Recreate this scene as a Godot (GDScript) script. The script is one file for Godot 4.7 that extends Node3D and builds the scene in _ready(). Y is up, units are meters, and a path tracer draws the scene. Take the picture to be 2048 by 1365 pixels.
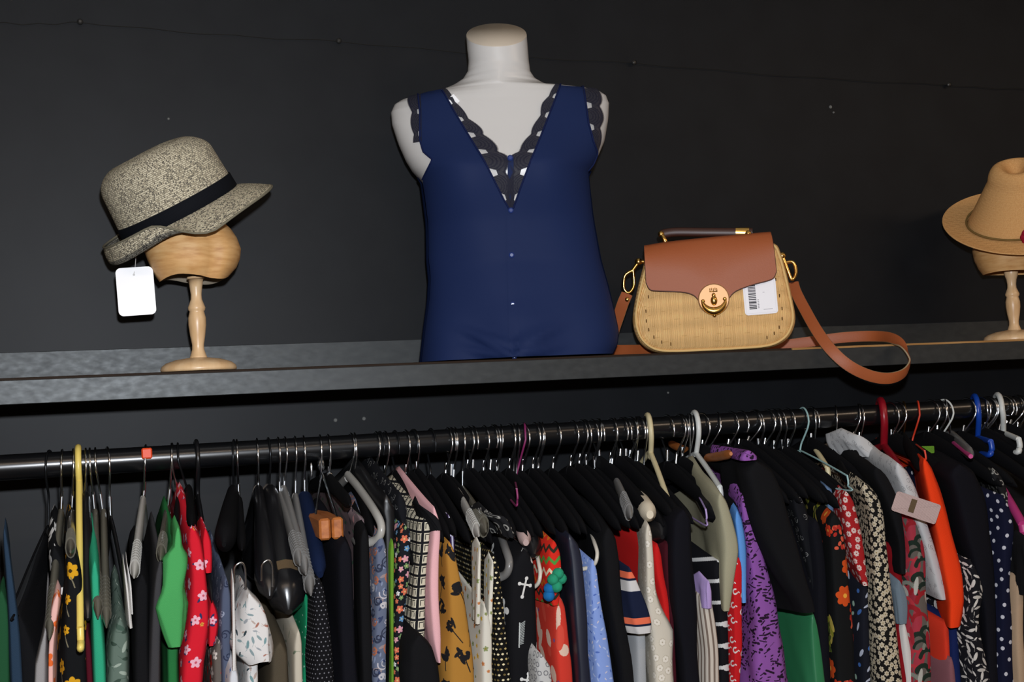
extends Node3D
# A clothes shop wall: a steel shelf with hats, a dressed bust and a bag, above a full clothes rail.

const ROD_Y := 1.5915
const ROD_Z := 0.26
const ROD_R := 0.0187
const BOARD_Y := 1.72

var M := {}
var used := {}
var seed_count := 0

func _ready():
	# ---- camera, surroundings, lights, exposure ----
	var cam := Camera3D.new()
	cam.name = "camera"
	cam.fov = 30.7740
	cam.near = 0.05
	cam.transform = Transform3D(Basis(Vector3(0.9422, -0.0453, 0.332), Vector3(0.0314, 0.9984, 0.0472), Vector3(-0.3336, -0.034, 0.9421)), Vector3(0, 1.68, 2.2))
	add_child(cam)
	cam.current = true
	var env := Environment.new()
	env.background_mode = Environment.BG_COLOR
	env.background_color = Color(0.02, 0.02, 0.02)
	env.tonemap_mode = Environment.TONE_MAPPER_LINEAR
	env.tonemap_exposure = 1.0
	env.sdfgi_enabled = true
	env.ssao_enabled = true
	env.ssil_enabled = true
	var we := WorldEnvironment.new()
	we.name = "surroundings"
	we.environment = env
	add_child(we)
	make_materials()
	camera_flash(Vector3(0, 1.68, 2.2) + Vector3(0.03, 0.135, 0.02), 3.5)
	ceiling_tube(Vector3(-0.35, 2.93, 2.45), 2.4, 1.6, "fluorescent ceiling tube nearest the clothes rail")
	ceiling_tube(Vector3(2.9, 2.93, 2.1), 2.4, 2.2, "fluorescent ceiling tube toward the right wall")
	room()
	shelf()
	rail()
	wall_fittings()
	mannequin()
	hat_left()
	hat_right()
	handbag()
	garments()
	hangers()

# ---- naming and committing ----
func numbered(called: String) -> String:
	if not used.has(called):
		used[called] = 0
		return called
	used[called] += 1
	return "%s_%03d" % [called, used[called]]

func tag(o: Node, label: String, category: String, group := ""):
	o.set_meta("label", label)
	o.set_meta("category", category)
	if group:
		o.set_meta("group", group)

func thing(called: String, label: String, category: String, place := Vector3.ZERO, turn := 0.0, group := "") -> Node3D:
	var o := Node3D.new()
	o.name = numbered(called)
	add_child(o)
	o.position = place
	o.rotation.y = turn
	tag(o, label, category, group)
	return o

func obj(called: String, s, mat: Material, parent: Node = self) -> MeshInstance3D:
	var o := MeshInstance3D.new()
	o.name = numbered(called) if parent == self else called
	o.mesh = s.mesh() if s is Shape else s
	o.material_override = mat
	parent.add_child(o, true)
	return o

func struct(called: String, s, mat: Material) -> MeshInstance3D:
	var o := obj(called, s, mat)
	o.set_meta("kind", "structure")
	return o

# ---- shape builder ----
class Shape:
	var st := SurfaceTool.new()
	var n := 0
	func _init():
		st.begin(Mesh.PRIMITIVE_TRIANGLES)
		st.set_smooth_group(0)
	func sharp() -> Shape:
		st.set_smooth_group(-1)
		return self
	func put(p: Vector3, uv := Vector2.ZERO) -> int:
		st.set_uv(uv)
		st.add_vertex(p)
		n += 1
		return n - 1
	func tri(a: int, b: int, c: int):
		st.add_index(a)
		st.add_index(b)
		st.add_index(c)
	# rows of points, all the same length; uv in metres unless given
	func grid(rows: Array, uvs: Array = [], closed := false):
		var base := n
		var w: int = rows[0].size()
		for i in rows.size():
			for j in w:
				put(rows[i][j], uvs[i][j] if uvs else Vector2(float(j) / w, float(i) / rows.size()))
		var last: int = w if closed else w - 1
		for i in rows.size() - 1:
			for j in last:
				var k := (j + 1) % w
				var a := base + i * w + j
				var b := base + i * w + k
				var c := base + (i + 1) * w + k
				var d := base + (i + 1) * w + j
				tri(a, b, c)
				tri(a, c, d)
	func fan(ring: Array, flip := false):
		var c := Vector3.ZERO
		for p in ring:
			c += p
		c /= ring.size()
		var m := put(c, Vector2(c.x, c.y))
		var base := n
		for p in ring:
			put(p, Vector2(p.x, p.y))
		for j in ring.size():
			var k := (j + 1) % ring.size()
			if flip:
				tri(m, base + k, base + j)
			else:
				tri(m, base + j, base + k)
	# a chamfered box
	func box(c: Vector3, s: Vector3, b := 0.001):
		var h := s / 2.0
		b = minf(b, minf(h.x, minf(h.y, h.z)) * 0.9)
		var faces := []
		for ax in 3:
			for sg in [-1.0, 1.0]:
				var f := []
				var u := (ax + 1) % 3
				var v := (ax + 2) % 3
				for q in [[-1, -1], [1, -1], [1, 1], [-1, 1]]:
					var p := Vector3.ZERO
					p[ax] = sg * h[ax]
					p[u] = q[0] * (h[u] - b)
					p[v] = q[1] * (h[v] - b)
					f.append(p)
				faces.append(f)
		for f in faces:
			quad(c + f[0], c + f[1], c + f[2], c + f[3])
		for ax in 3:
			var u := (ax + 1) % 3
			var v := (ax + 2) % 3
			for su in [-1.0, 1.0]:
				for sv in [-1.0, 1.0]:
					var e := []
					for sa in [-1.0, 1.0]:
						var p := Vector3.ZERO
						p[ax] = sa * (h[ax] - b)
						p[u] = su * h[u]
						p[v] = sv * (h[v] - b)
						var q := p
						q[u] = su * (h[u] - b)
						q[v] = sv * h[v]
						e.append([p, q])
					quad(c + e[0][0], c + e[0][1], c + e[1][1], c + e[1][0])
		for sx in [-1.0, 1.0]:
			for sy in [-1.0, 1.0]:
				for sz in [-1.0, 1.0]:
					var g := Vector3(sx, sy, sz)
					var k := g * (h - Vector3(b, b, b))
					var i0 := put(c + k + Vector3(sx * b, 0, 0))
					var i1 := put(c + k + Vector3(0, sy * b, 0))
					var i2 := put(c + k + Vector3(0, 0, sz * b))
					tri(i0, i1, i2)
	func quad(a: Vector3, b: Vector3, c: Vector3, d: Vector3):
		var i := put(a, Vector2(a.x + a.z, a.y))
		put(b, Vector2(b.x + b.z, b.y))
		put(c, Vector2(c.x + c.z, c.y))
		put(d, Vector2(d.x + d.z, d.y))
		tri(i, i + 1, i + 2)
		tri(i, i + 2, i + 3)
	# an elliptical section carried along a path; ra lies across "side", rb square to it
	func sweep(pts: Array, ra: Array, rb: Array, side := Vector3.ZERO, sides := 8, capped := true):
		var rows := []
		var uvs := []
		var run := 0.0
		var s := side
		for i in pts.size():
			var t: Vector3 = (pts[mini(i + 1, pts.size() - 1)] - pts[maxi(i - 1, 0)]).normalized()
			if s == Vector3.ZERO:
				s = t.cross(Vector3.UP)
				if s.length() < 0.1:
					s = t.cross(Vector3.RIGHT)
			s = (s - t * s.dot(t)).normalized()
			var up := t.cross(s)
			if i > 0:
				run += pts[i].distance_to(pts[i - 1])
			var a: float = ra[mini(i, ra.size() - 1)]
			var b: float = rb[mini(i, rb.size() - 1)]
			var row := []
			var uv := []
			for j in sides + 1:
				var g := TAU * j / sides
				row.append(pts[i] + s * a * cos(g) + up * b * sin(g))
				uv.append(Vector2(float(j) / sides * (a + b) * 3.1, run))
			rows.append(row)
			uvs.append(uv)
		grid(rows, uvs)
		if capped:
			st.set_smooth_group(-1)
			fan(rows[0].slice(0, sides), true)
			fan(rows[-1].slice(0, sides))
			st.set_smooth_group(0)
	func tube(pts: Array, r: float, sides := 8):
		sweep(pts, [r], [r], Vector3.ZERO, sides)
	# profile of (radius, height) turned about y
	func lathe(profile: Array, at := Vector3.ZERO, sides := 32):
		var rows := []
		var uvs := []
		for p in profile:
			var row := []
			var uv := []
			for j in sides + 1:
				var g := TAU * j / sides
				row.append(at + Vector3(p.x * cos(g), p.y, -p.x * sin(g)))
				uv.append(Vector2(float(j) / sides * 0.12, p.y))
			rows.append(row)
			uvs.append(uv)
		grid(rows, uvs)
	func ball(c: Vector3, r: Vector3, sides := 12):
		var rows := []
		for i in sides + 1:
			var f := PI * i / sides
			var row := []
			for j in sides * 2 + 1:
				var g := TAU * j / (sides * 2)
				row.append(c + Vector3(r.x * sin(f) * cos(g), r.y * cos(f), r.z * sin(f) * sin(g)))
			rows.append(row)
		grid(rows)
	func mesh() -> ArrayMesh:
		st.generate_normals()
		return st.commit()

func curve(pts: Array, per := 6) -> Array:   # a smooth line through points
	var out := []
	for i in pts.size() - 1:
		var a = pts[maxi(i - 1, 0)]
		var b = pts[i]
		var c = pts[i + 1]
		var d = pts[mini(i + 2, pts.size() - 1)]
		for k in per:
			var t := float(k) / per
			out.append(0.5 * ((2.0 * b) + (c - a) * t + (2.0 * a - 5.0 * b + 4.0 * c - d) * t * t + (3.0 * b - a - 3.0 * c + d) * t * t * t))
	out.append(pts[-1])
	return out

func along(poly: Array, y: float) -> float:   # x of a line that falls in y, as a function of y
	if y >= poly[0].y:
		return poly[0].x
	for i in poly.size() - 1:
		if y >= poly[i + 1].y:
			return lerpf(poly[i].x, poly[i + 1].x, (poly[i].y - y) / maxf(poly[i].y - poly[i + 1].y, 1e-6))
	return poly[-1].x

func rng() -> RandomNumberGenerator:
	var r := RandomNumberGenerator.new()
	seed_count += 1
	r.seed = 7919 * seed_count
	return r

# ---- prints for the cloths ----
class Paint:
	var im: Image
	var n: int
	var r: RandomNumberGenerator
	func _init(size: int, bg: Color, rand: RandomNumberGenerator):
		n = size
		im = Image.create(n, n, false, Image.FORMAT_RGBA8)
		im.fill(bg)
		r = rand
	func dot(x: float, y: float, c: Color):
		im.set_pixel(posmod(int(floor(x)), n), posmod(int(floor(y)), n), c)
	func ell(x: float, y: float, a: float, b: float, ang: float, c: Color):
		var m := int(ceil(maxf(a, b)))
		var cs := cos(ang)
		var sn := sin(ang)
		for i in range(-m, m + 1):
			for j in range(-m, m + 1):
				var u := (i * cs + j * sn) / a
				var v := (-i * sn + j * cs) / b
				if u * u + v * v <= 1.0:
					dot(x + i, y + j, c)
	func ring(x: float, y: float, rad: float, wide: float, c: Color, a0 := 0.0, a1 := TAU):
		var steps := int(rad * (a1 - a0) * 1.3) + 4
		for k in steps:
			var g := a0 + (a1 - a0) * k / steps
			ell(x + rad * cos(g), y + rad * sin(g), wide, wide, 0, c)
	func line(x0: float, y0: float, x1: float, y1: float, wide: float, c: Color):
		var steps := int(maxf(absf(x1 - x0), absf(y1 - y0))) + 1
		for k in steps + 1:
			var t := float(k) / steps
			ell(lerpf(x0, x1, t), lerpf(y0, y1, t), wide, wide, 0, c)
	func flower(x: float, y: float, rad: float, c: Color, eye: Color, petals := 5):
		var g := r.randf() * TAU
		for k in petals:
			var q := g + TAU * k / petals
			ell(x + rad * 0.55 * cos(q), y + rad * 0.55 * sin(q), rad * 0.5, rad * 0.36, q, c)
		ell(x, y, maxf(1.0, rad * 0.22), maxf(1.0, rad * 0.22), 0, eye)
	func leaf(x: float, y: float, l: float, c: Color, stem := true):
		var g := r.randf() * TAU
		ell(x, y, l, l * 0.36, g, c)
		if stem:
			line(x - l * cos(g), y - l * sin(g), x - l * 1.9 * cos(g + 0.3), y - l * 1.9 * sin(g + 0.3), 0.8, c)
	func swirl(x: float, y: float, rad: float, wide: float, c: Color):
		var g := r.randf() * TAU
		ring(x, y, rad, wide, c, g, g + 3.6)
		ring(x + rad * 0.35 * cos(g), y + rad * 0.35 * sin(g), rad * 0.55, wide * 0.8, c, g + 1.5, g + 5.5)
	# count spots spread over the cloth without crowding
	func spots(count: int, gap: float) -> Array:
		var out := []
		for tries in count * 12:
			if out.size() >= count:
				break
			var p := Vector2(r.randf() * n, r.randf() * n)
			var ok := true
			for q in out:
				var d: Vector2 = (p - q).abs()
				d = Vector2(minf(d.x, n - d.x), minf(d.y, n - d.y))
				if d.length() < gap:
					ok = false
					break
			if ok:
				out.append(p)
		return out

func hex(s: String) -> Color:
	return Color.html(s)

func plain(c: String, rough := 0.85, metal := 0.0) -> StandardMaterial3D:
	var m := StandardMaterial3D.new()
	m.albedo_color = hex(c)
	m.roughness = rough
	m.metallic = metal
	if rough > 0.6:
		m.metallic_specular = 0.22
	return m

func woven(c: String, rough := 0.9) -> StandardMaterial3D:   # plain cloth: fine weave relief
	var m := plain(c, rough)
	m.heightmap_enabled = true
	m.heightmap_scale = 0.02
	m.heightmap_texture = M.weave_map
	m.uv1_scale = Vector3(40, 40, 40)
	return m

func printed(p: Paint, metres: float, rough := 0.88) -> StandardMaterial3D:
	var m := StandardMaterial3D.new()
	m.albedo_texture = ImageTexture.create_from_image(p.im)
	m.uv1_scale = Vector3.ONE / metres
	m.roughness = rough
	m.metallic_specular = 0.25
	return m

func noise_tex(freq: float, ramp: Array, size := 512, oct := 4, seed_n := 1) -> NoiseTexture2D:
	var f := FastNoiseLite.new()
	f.seed = seed_n
	f.frequency = freq
	f.fractal_octaves = oct
	var t := NoiseTexture2D.new()
	t.width = size
	t.height = size
	t.seamless = true
	t.noise = f
	if ramp:
		var g := Gradient.new()
		g.offsets = PackedFloat32Array([0.0, 0.5, 1.0])
		g.colors = PackedColorArray([hex(ramp[0]), hex(ramp[1]), hex(ramp[2])])
		t.color_ramp = g
	return t

func make_materials():
	var wv := Paint.new(64, Color.BLACK, rng())
	for i in 64:
		for j in 64:
			var h := 0.5 + 0.25 * sin(TAU * i / 8.0) * (1.0 if (j / 4) % 2 == 0 else -1.0) + 0.2 * sin(TAU * j / 4.0)
			wv.im.set_pixel(i, j, Color(h, h, h))
	M.weave_map = ImageTexture.create_from_image(wv.im)
	# setting
	var bw := plain("#191b1e", 0.5)
	bw.albedo_texture = noise_tex(0.02, ["#e0e0e4", "#f2f2f2", "#ffffff"], 512, 5, 3)
	bw.uv1_triplanar = true
	bw.uv1_scale = Vector3(0.8, 0.8, 0.8)
	bw.metallic_specular = 0.3
	M.black_wall = bw
	M.pale_wall = plain("#c9c3b8", 0.9)
	M.ceiling = plain("#d8d4cc", 0.95)
	M.floor = plain("#6b5a48", 0.6)
	var steel := plain("#454849", 0.55, 0.5)
	steel.albedo_texture = noise_tex(0.02, ["#d4d5d6", "#e2e2e2", "#f4f4f2"], 512, 5, 9)
	steel.roughness_texture = noise_tex(0.05, ["#c8c8c8", "#e4e4e4", "#ffffff"], 256, 4, 11)
	steel.uv1_triplanar = true
	steel.uv1_scale = Vector3(3, 6, 3)
	M.steel = steel
	var pale := plain("#b08c5e", 0.7)
	pale.albedo_texture = noise_tex(0.03, ["#c8b8a0", "#f0e4d4", "#ffffff"], 256, 4, 12)
	pale.uv1_triplanar = true
	pale.uv1_scale = Vector3(1, 9, 9)
	M.pale_board = pale
	M.dark_board = plain("#2a2019", 0.7)
	M.rod = plain("#0e0f11", 0.3)
	M.rod.clearcoat_enabled = true
	M.rod.clearcoat = 0.4
	M.rod.clearcoat_roughness = 0.16
	M.nail = plain("#3b3a38", 0.4, 0.6)
	M.wire_dark = plain("#262523", 0.7)
	M.chip = plain("#6f6f6c", 0.8)
	# bust and blouse
	M.bust = plain("#cdcac6", 0.3)
	M.bust_cap = plain("#c6b8a5", 0.5)
	M.navy_satin = plain("#1b284d", 0.65)
	M.navy_dark = woven("#141d42", 0.7)
	M.button = plain("#2a3c78", 0.2)
	M.lace = lace_mat()
	M.card = plain("#fefeff", 0.5)
	# hats and heads
	M.straw = straw_mat()
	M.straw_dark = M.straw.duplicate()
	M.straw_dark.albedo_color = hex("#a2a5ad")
	M.straw_edge = plain("#75705f", 0.9)
	M.ribbon = woven("#0f1116", 0.8)
	var cork := plain("#ffffff", 0.6)
	cork.albedo_texture = noise_tex(0.02, ["#b57f46", "#d3a267", "#e3b982"], 512, 4, 21)
	cork.uv1_triplanar = true
	cork.uv1_scale = Vector3(2.2, 9, 2.2)
	M.cork = cork
	M.cork_rim = plain("#8c8272", 0.9)
	var beech := plain("#ffffff", 0.34)
	beech.albedo_texture = noise_tex(0.02, ["#c9a172", "#ddb98c", "#e6c79e"], 256, 4, 23)
	beech.uv1_triplanar = true
	beech.uv1_scale = Vector3(9, 2, 9)
	M.beech = beech
	var tan_straw := plain("#ffffff", 0.85)
	tan_straw.albedo_texture = noise_tex(0.09, ["#bd8a52", "#d2a067", "#dfb47c"], 512, 3, 25)
	tan_straw.uv1_triplanar = true
	tan_straw.uv1_scale = Vector3(6, 14, 6)
	tan_straw.heightmap_enabled = true
	tan_straw.heightmap_scale = 0.08
	tan_straw.heightmap_texture = M.weave_map
	M.tan_straw = tan_straw
	M.cord = plain("#7b6238", 0.8)
	M.rose = woven("#a01d33", 0.8)
	# bag
	M.wicker = wicker_mat()
	M.wicker_rim = plain("#d8b478", 0.7)
	M.dark_hole = plain("#4b3015", 0.9)
	var lea := plain("#9c5128", 0.56)
	lea.heightmap_enabled = true
	lea.heightmap_scale = 0.012
	lea.heightmap_texture = noise_tex(0.12, [], 256, 3, 31)
	lea.uv1_triplanar = true
	lea.uv1_scale = Vector3(9, 9, 9)
	M.leather = lea
	M.leather_rim = plain("#4a2413", 0.5)
	M.leather_dark = plain("#3a1f16", 0.45)
	M.leather_edge = plain("#8d7a5c", 0.6)
	M.gold = plain("#e6b866", 0.26, 1.0)
	M.gold_plate = plain("#c4966a", 0.5, 0.5)
	M.barcode = barcode_mat()
	# hangers
	M.chrome = plain("#c8ccd0", 0.22, 1.0)
	M.darkwire = plain("#2b2d30", 0.3, 0.8)
	M.brass = plain("#b08a50", 0.3, 1.0)
	M.velvet = plain("#0b0b0d", 0.75)
	M.plastic = plain("#141416", 0.28)
	M.smoke = plain("#57544a", 0.25)
	M.palegrey = plain("#a09e98", 0.3)
	M.ashclear = plain("#6f6e6c", 0.26)
	M.yellow = plain("#e0c765", 0.4)
	M.cream = plain("#c9bd96", 0.45)
	M.creamplastic = plain("#c9c2b4", 0.4)
	M.whiteplastic = plain("#c9ccc8", 0.4)
	M.redplastic = plain("#8a0f1e", 0.35)
	M.blueplastic = plain("#123f9e", 0.35)
	M.pinkplastic = plain("#b8397a", 0.45)
	M.magenta = plain("#7d2358", 0.5)
	M.lilacwire = plain("#a58fc0", 0.5)
	M.aqua = plain("#8fb0b0", 0.45)
	M.orangewire = plain("#c93a20", 0.5)
	M.orange_mark = plain("#e0481c", 0.5)
	M.navypad = woven("#101c38")
	M.pinkpad = woven("#b59d98")
	M.ivorypad = woven("#cfc4ae")
	var wood := plain("#ffffff", 0.5)
	wood.albedo_texture = noise_tex(0.02, ["#8a4a1c", "#a9622c", "#b9743a"], 256, 4, 41)
	wood.uv1_triplanar = true
	wood.uv1_scale = Vector3(12, 12, 3)
	M.wood = wood
	M.felt = woven("#5a4a36")
	cloth_materials()

func straw_mat() -> StandardMaterial3D:   # rows of cream and black paper straw
	var p := Paint.new(256, hex("#bdb399"), rng())
	var hm := Paint.new(256, hex("#808080"), rng())
	for row in 32:
		for k in 36:
			var x := k * 7.1 + (row % 2) * 3.5 + p.r.randf_range(-1.2, 1.2)
			var y := row * 8.0 + 4.0
			var q := p.r.randf()
			var c := hex("#3b3a3b") if q < 0.24 else (hex("#e0d7bd") if q > 0.52 else hex("#968d7a"))
			p.ell(x, y, 3.4, 1.9, 0.5 if row % 2 else -0.5, c)
			hm.ell(x, y, 3.2, 1.7, 0.5 if row % 2 else -0.5, hex("#e0e0e0"))
		p.line(0, row * 8.0, 256, row * 8.0, 0.6, hex("#5d574c"))
		hm.line(0, row * 8.0, 256, row * 8.0, 0.8, hex("#101010"))
	var m := printed(p, 0.088, 0.85)
	m.heightmap_enabled = true
	m.heightmap_scale = 0.12
	m.heightmap_texture = ImageTexture.create_from_image(hm.im)
	return m

func wicker_mat() -> StandardMaterial3D:   # fine upright strands over flat stakes
	var p := Paint.new(256, hex("#d2a566"), rng())
	var hm := Paint.new(256, hex("#404040"), rng())
	for k in 64:
		var tone := p.r.randf_range(0.86, 1.08)
		var x := k * 4.0 + 2.0
		for j in 256:
			var over: float = 0.5 + 0.5 * sin(TAU * (j / 32.0 + 0.5 * (k % 2)))
			var c := (Color(1.0 * tone, 0.80 * tone, 0.55 * tone) * (0.93 + 0.09 * sin(TAU * j / 64.0))).lerp(Color(1.0, 0.88, 0.66), clampf(p.r.randf() * 0.3 + 0.35 * over, 0.0, 1.0))
			for d in 3:
				p.im.set_pixel(int(x) - 1 + d, j, Color(minf(c.r, 1.0), c.g, c.b))
				var h := 0.45 + 0.3 * over + (0.2 if d == 1 else 0.0)
				hm.im.set_pixel(int(x) - 1 + d, j, Color(h, h, h))
			p.im.set_pixel(int(x) + 1, j, Color(0.84, 0.64, 0.38))
			hm.im.set_pixel(int(x) + 1, j, Color(0.1, 0.1, 0.1))
	for q in p.spots(26, 18.0):
		p.line(q.x, q.y, q.x + p.r.randf_range(6, 26), q.y + p.r.randf_range(-1, 1), 0.7, hex("#b98a4c"))
	var m := printed(p, 0.11, 0.6)
	m.heightmap_enabled = true
	m.heightmap_scale = 0.08
	m.heightmap_texture = ImageTexture.create_from_image(hm.im)
	return m

func lace_mat() -> StandardMaterial3D:   # one scallop of eyelash lace; u 0 at the free edge, 1 at the cloth
	var n := 192
	var im := Image.create(n, n, false, Image.FORMAT_RGBA8)
	var dark := Color(0.04, 0.05, 0.14)
	for j in n:
		for i in n:
			var u := float(i) / n
			var v := float(j) / n * 2.0 - 1.0
			var edge := 0.05 + 0.2 * (v * v) + 0.03 * absf(sin(v * 60.0))
			var d := Vector2((1.02 - u) * 1.0, v * 0.86).length()
			var a := 0.83 + 0.07 * sin(u * 130.0) * sin(v * 100.0)
			if u < edge:
				a = 0.0 if (u < edge - 0.05 or fmod(j, 7.0) > 2.4) else 0.95
			elif u < edge + 0.1:
				a = 0.97
			else:
				for rr in [0.36, 0.52, 0.68, 0.82]:
					if absf(d - rr) < 0.032:
						a = 0.96
				if d < 0.1:
					a = 0.95
				if absf(fmod(d * 6.2, 1.0) - 0.5) < 0.11 and sin(atan2(v, 1.02 - u) * 14.0) > 0.55:
					a = 0.95
				if u > 0.66 and absf(v) > 0.80 - (u - 0.66) * 0.5:
					a = 0.04
				if u > 0.94:
					a = 0.97
			im.set_pixel(i, j, Color(dark.r, dark.g, dark.b, a))
	var m := StandardMaterial3D.new()
	m.albedo_texture = ImageTexture.create_from_image(im)
	m.transparency = BaseMaterial3D.TRANSPARENCY_ALPHA
	m.cull_mode = BaseMaterial3D.CULL_DISABLED
	m.roughness = 0.8
	return m

func barcode_mat() -> StandardMaterial3D:
	var p := Paint.new(256, hex("#f1eff2"), rng())
	p.im.fill_rect(Rect2i(12, 10, 232, 236), hex("#e4e2e6"))
	p.im.fill_rect(Rect2i(15, 13, 226, 230), hex("#f3f1f4"))
	var y := 30
	while y < 214:
		var h := p.r.randi_range(3, 9)
		p.im.fill_rect(Rect2i(38, y, 58, h), hex("#3c3a42"))
		y += h + p.r.randi_range(2, 6)
	for k in 6:
		p.im.fill_rect(Rect2i(104, 150 + k * 11, 12, 5), hex("#8d8b93"))
	p.im.fill_rect(Rect2i(150, 98, 14, 5), hex("#b9b7bf"))
	p.im.fill_rect(Rect2i(146, 220, 70, 4), hex("#a9a7ae"))
	var m := printed(p, 1.0, 0.45)
	return m

func cloth_materials():
	for c in [["bottle", "#1f4a2e"], ["denim", "#243547"], ["ash", "#8f8c8b"], ["white", "#c9c6c2"], ["maroon", "#4c0f1c"], ["emerald", "#2d9873"], ["charcoal", "#3a393b"], ["grass", "#459654"], ["darkgrass", "#256a38"],
			["olive", "#4a4235"], ["black", "#121214"], ["ink", "#101016"], ["leaf", "#5f8a2a"], ["pink", "#d8a6a9"], ["scarlet", "#bb1d1c"], ["wine", "#3d1019"], ["lilac", "#a68fc2"], ["sage", "#97937b"], ["sky", "#5a8fd0"],
			["paledenim", "#5f7898"], ["crimson", "#7d1018"], ["orange", "#e23d16"], ["orangered", "#c93622"], ["navy", "#16224f"], ["mauve", "#7d5157"], ["beige", "#a58d74"], ["greywhite", "#9a9c9e"], ["bluegrey", "#66747f"]]:
		M[c[0]] = woven(c[1])
	var nl := plain("#171b2b", 0.5)
	M.navyleather = nl
	M.satin = plain("#2a7048", 0.42)
	M.blacksatin = plain("#0d0d0f", 0.4)
	var p: Paint
	p = Paint.new(256, hex("#d8a9a0"), rng())
	for q in p.spots(6, 70.0):
		p.flower(q.x, q.y, 24, hex("#d8622c"), hex("#f0c080"))
	M.blossom = printed(p, 0.12)
	p = Paint.new(256, hex("#101113"), rng())
	for q in p.spots(12, 56.0):
		p.flower(q.x, q.y, 20, hex("#d4d4d2"), hex("#222222"))
	M.whitebloom = printed(p, 0.2)
	p = Paint.new(256, hex("#101113"), rng())
	for q in p.spots(15, 46.0):
		p.flower(q.x, q.y, p.r.randf_range(9, 22), hex("#c9941c"), hex("#3a2a0c"), 6)
		p.line(q.x, q.y + 14, q.x + 8, q.y + 38, 1.2, hex("#77705a"))
	M.yellowbloom = printed(p, 0.15)
	p = Paint.new(256, hex("#5a6a60"), rng())
	for q in p.spots(40, 22.0):
		p.leaf(q.x, q.y, p.r.randf_range(9, 20), [hex("#8f9c90"), hex("#35453c"), hex("#aab4a8"), hex("#41554a")][p.r.randi() % 4])
	M.leafgrey = printed(p, 0.11)
	p = Paint.new(256, hex("#c41a2a"), rng())
	for q in p.spots(20, 44.0):
		for k in 3:
			p.leaf(q.x + p.r.randf_range(-14, 14), q.y + p.r.randf_range(-14, 14), 8, hex("#2a2f55"), false)
		p.flower(q.x, q.y, p.r.randf_range(9, 16), hex("#dba6b4"), hex("#b8505f"))
		if p.r.randf() < 0.4:
			p.flower(q.x + 18, q.y + 12, 6, hex("#c98a3a"), hex("#7a4a1a"))
	M.redfloral = printed(p, 0.13)
	p = Paint.new(256, hex("#5d5650"), rng())
	for q in p.spots(40, 22.0):
		p.flower(q.x, q.y, p.r.randf_range(8, 18), [hex("#b52a22"), hex("#a9a29a"), hex("#332c2c"), hex("#c4bdb4")][p.r.randi() % 4], hex("#222222"))
	M.redgrey = printed(p, 0.14)
	p = Paint.new(256, hex("#4c5468"), rng())
	for q in p.spots(24, 34.0):
		p.swirl(q.x, q.y, p.r.randf_range(8, 16), 2.2, [hex("#8a90a2"), hex("#2a3044")][p.r.randi() % 2])
	M.slate = printed(p, 0.1)
	p = Paint.new(256, hex("#c6c8cc"), rng())
	for q in p.spots(30, 30.0):
		p.flower(q.x, q.y, 7, hex("#4a74b0"), hex("#223a66"), 4)
	M.bluedot = printed(p, 0.12)
	p = Paint.new(256, hex("#cac7c4"), rng())
	for q in p.spots(50, 20.0):
		p.leaf(q.x, q.y, p.r.randf_range(5, 12), [hex("#8f9498"), hex("#a8988f"), hex("#7f9092")][p.r.randi() % 3])
	for q in p.spots(34, 28.0):
		var k := p.r.randi() % 4
		if k == 0:
			p.flower(q.x, q.y, 11, hex("#1f2224"), hex("#8a8a8a"), 4)
		else:
			p.leaf(q.x, q.y, p.r.randf_range(6, 13), [hex("#50656a"), hex("#9a6a5c"), hex("#2c3a40"), hex("#6c8a8c")][k])
	M.tealfloral = printed(p, 0.11)
	p = Paint.new(256, hex("#157a52"), rng())
	for q in p.spots(60, 18.0):
		p.ell(q.x, q.y, 3, 3, 0, hex("#a9c8b8"))
	M.jade = printed(p, 0.12)
	p = Paint.new(256, hex("#b5ad9c"), rng())
	for q in p.spots(16, 44.0):
		p.leaf(q.x, q.y, 10, hex("#6f7a66"))
	M.creamleaf = printed(p, 0.14)
	p = Paint.new(128, hex("#0e0e11"), rng())
	for i in 8:
		for j in 8:
			p.ell(i * 16 + 8 * (j % 2), j * 16, 2.6, 2.6, 0, hex("#77777c"))
	M.blackdot = printed(p, 0.05)
	p = Paint.new(256, hex("#6a5a5c"), rng())
	for q in p.spots(24, 32.0):
		p.leaf(q.x, q.y, 14, [hex("#a87878"), hex("#3f5a48"), hex("#2c2730")][p.r.randi() % 3])
	M.pinkgreen = printed(p, 0.12)
	p = Paint.new(256, hex("#5c6478"), rng())
	for q in p.spots(60, 20.0):
		p.leaf(q.x, q.y, p.r.randf_range(6, 15), [hex("#7c86a0"), hex("#39415c"), hex("#8d7f80")][p.r.randi() % 3], false)
	for q in p.spots(34, 34.0):
		p.swirl(q.x, q.y, p.r.randf_range(10, 22), p.r.randf_range(2.0, 4.0), [hex("#b5714f"), hex("#b4b0b4"), hex("#2f3446"), hex("#a5644a")][p.r.randi() % 4])
	for q in p.spots(22, 30.0):
		p.ell(q.x, q.y, 6, 4, p.r.randf() * 3, [hex("#8a93ab"), hex("#303a5c")][p.r.randi() % 2])
	M.paisley = printed(p, 0.1)
	p = Paint.new(256, hex("#15171c"), rng())
	for q in p.spots(80, 20.0):
		p.flower(q.x, q.y, p.r.randf_range(8, 15), [hex("#d0cfd2"), hex("#c8684c"), hex("#5b86ac"), hex("#c98f9c"), hex("#6f8a5a")][p.r.randi() % 5], hex("#c8b070"))
	M.tinyfloral = printed(p, 0.1)
	p = Paint.new(256, hex("#c2bba6"), rng())
	var ink := hex("#17171a")
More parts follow.
